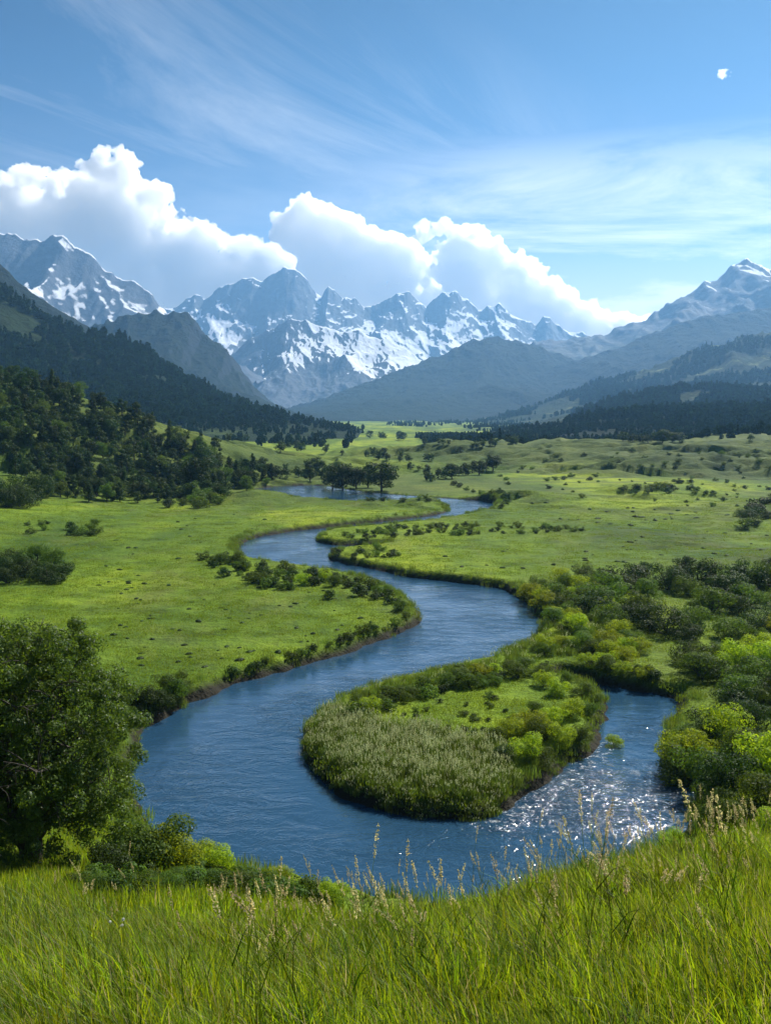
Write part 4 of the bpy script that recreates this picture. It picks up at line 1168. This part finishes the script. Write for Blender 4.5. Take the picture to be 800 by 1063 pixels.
# ------------------------------------------------------------------ sky, sun, air
SUN_AZ, SUN_EL = 37.0, 43.0
w = bpy.data.worlds.new('World'); S.world = w; w.use_nodes = True; nt = w.node_tree
bg = nt.nodes['Background']
sk = N(nt, 'ShaderNodeTexSky'); sk.sky_type = 'NISHITA'; sk.sun_disc = False
sk.sun_elevation = math.radians(SUN_EL); sk.sun_rotation = math.radians(SUN_AZ); sk.air_density = 1.0; sk.dust_density = .3; sk.ozone_density = 4.0; sk.altitude = 2200
tcw = N(nt, 'ShaderNodeTexCoord'); G = tcw.outputs['Generated']
sep = N(nt, 'ShaderNodeSeparateXYZ'); nt.links.new(G, sep.inputs[0])
# project the direction on a high flat cloud sheet: streaks of ice cloud
zc = math_n(nt, 'MAXIMUM', sep.outputs[2], .02)
comb = N(nt, 'ShaderNodeCombineXYZ'); nt.links.new(math_n(nt, 'DIVIDE', sep.outputs[0], zc), comb.inputs[0]); nt.links.new(math_n(nt, 'DIVIDE', sep.outputs[1], zc), comb.inputs[1])
mpw = N(nt, 'ShaderNodeMapping'); mpr = N(nt, 'ShaderNodeMapping'); nt.links.new(comb.outputs[0], mpr.inputs[0]); mpr.inputs['Rotation'].default_value = (0, 0, math.radians(-64)); nt.links.new(mpr.outputs[0], mpw.inputs[0]); mpw.inputs['Scale'].default_value = (.35, 1.3, 1); mpw.inputs['Location'].default_value = (2.3, .7, 0)
n1 = noise_tex(nt, mpw.outputs[0], .8, 9, .66, 1.3)
n2 = noise_tex(nt, mpw.outputs[0], .16, 3, .5, .4)
cir = math_n(nt, 'MULTIPLY', ramp(nt, n1, [(.44, 0), (.72, 1)]), ramp(nt, n2, [(.39, 0), (.53, 1)]))
# low layered cloud towards the horizon on the right
mpl = N(nt, 'ShaderNodeMapping'); nt.links.new(G, mpl.inputs[0]); mpl.inputs['Scale'].default_value = (2.6, 2.6, 13); mpl.inputs['Location'].default_value = (.4, .2, .5)
n3 = noise_tex(nt, mpl.outputs[0], 1.25, 8, .62, .5)
band = ramp(nt, sep.outputs[2], [(.05, 1), (.15, 1), (.20, .8), (.26, 0)])
lft = N(nt, 'ShaderNodeMapRange'); nt.links.new(sep.outputs[0], lft.inputs[0]); lft.inputs[1].default_value = -.08; lft.inputs[2].default_value = .12; lft.inputs[3].default_value = .15
low = math_n(nt, 'MULTIPLY', math_n(nt, 'MULTIPLY', ramp(nt, n3, [(.38, 0), (.56, 1)]), band), lft.outputs[0])
low = math_n(nt, 'MAXIMUM', low, math_n(nt, 'MULTIPLY', ramp(nt, sep.outputs[2], [(.06, .8), (.115, .5), (.17, 0)]), lft.outputs[0]))
cl = math_n(nt, 'MAXIMUM', math_n(nt, 'MULTIPLY', cir, .5), math_n(nt, 'MULTIPLY', low, .95), True)
grade = ramp(nt, sep.outputs[2], [(0, (1, .98, .96)), (.17, (.90, .93, .93)), (.30, (.38, .61, .71)), (.46, (.045, .22, .34))])
skyc = mixc(nt, cl, mixc(nt, 1, sk.outputs[0], grade, 'MULTIPLY'), (13, 12.9, 12.9))
nt.links.new(skyc, bg.inputs['Color']); bg.inputs['Strength'].default_value = .05

sun_d = bpy.data.lights.new('sun', 'SUN'); sun_d.energy = 5.0; sun_d.angle = math.radians(.53); sun_d.color = (1, .94, .84)
sun = bpy.data.objects.new('sun', sun_d); COL.objects.link(sun)
sv = Vector((math.sin(math.radians(SUN_AZ)) * math.cos(math.radians(SUN_EL)), math.cos(math.radians(SUN_AZ)) * math.cos(math.radians(SUN_EL)), math.sin(math.radians(SUN_EL))))
sun.rotation_euler = sv.to_track_quat('Z', 'Y').to_euler()

# air: one closed box of thin even haze
x0, x1, y0, y1, z0, z1 = -8100, 8100, -8100, 8000, -9, 1230
V = [(x0, y0, z0), (x1, y0, z0), (x1, y1, z0), (x0, y1, z0), (x0, y0, z1), (x1, y0, z1), (x1, y1, z1), (x0, y1, z1)]
Fq = [(3, 2, 1, 0), (4, 5, 6, 7), (0, 1, 5, 4), (1, 2, 6, 5), (2, 3, 7, 6), (3, 0, 4, 7)]
mh, nt, out = new_mat('air')
pv = N(nt, 'ShaderNodeVolumePrincipled'); pv.inputs['Color'].default_value = (.26, .57, 1.0, 1); pv.inputs['Density'].default_value = 9.2e-5; pv.inputs['Anisotropy'].default_value = .45
nt.links.new(pv.outputs[0], out.inputs['Volume'])
me = bpy.data.meshes.new('haze'); me.from_pydata(V, [], Fq); me.materials.append(mh)
tag(link('haze', me), kind='stuff')

# ------------------------------------------------------------------ render settings
S.view_settings.view_transform = 'Standard'; S.view_settings.look = 'None'; S.view_settings.exposure = .92; S.view_settings.gamma = 1
S.render.engine = 'CYCLES'
S.cycles.use_denoising = True
S.cycles.max_bounces = 26; S.cycles.diffuse_bounces = 3; S.cycles.glossy_bounces = 3; S.cycles.transmission_bounces = 4; S.cycles.volume_bounces = 24; S.cycles.transparent_max_bounces = 8
S.cycles.sample_clamp_indirect = 6
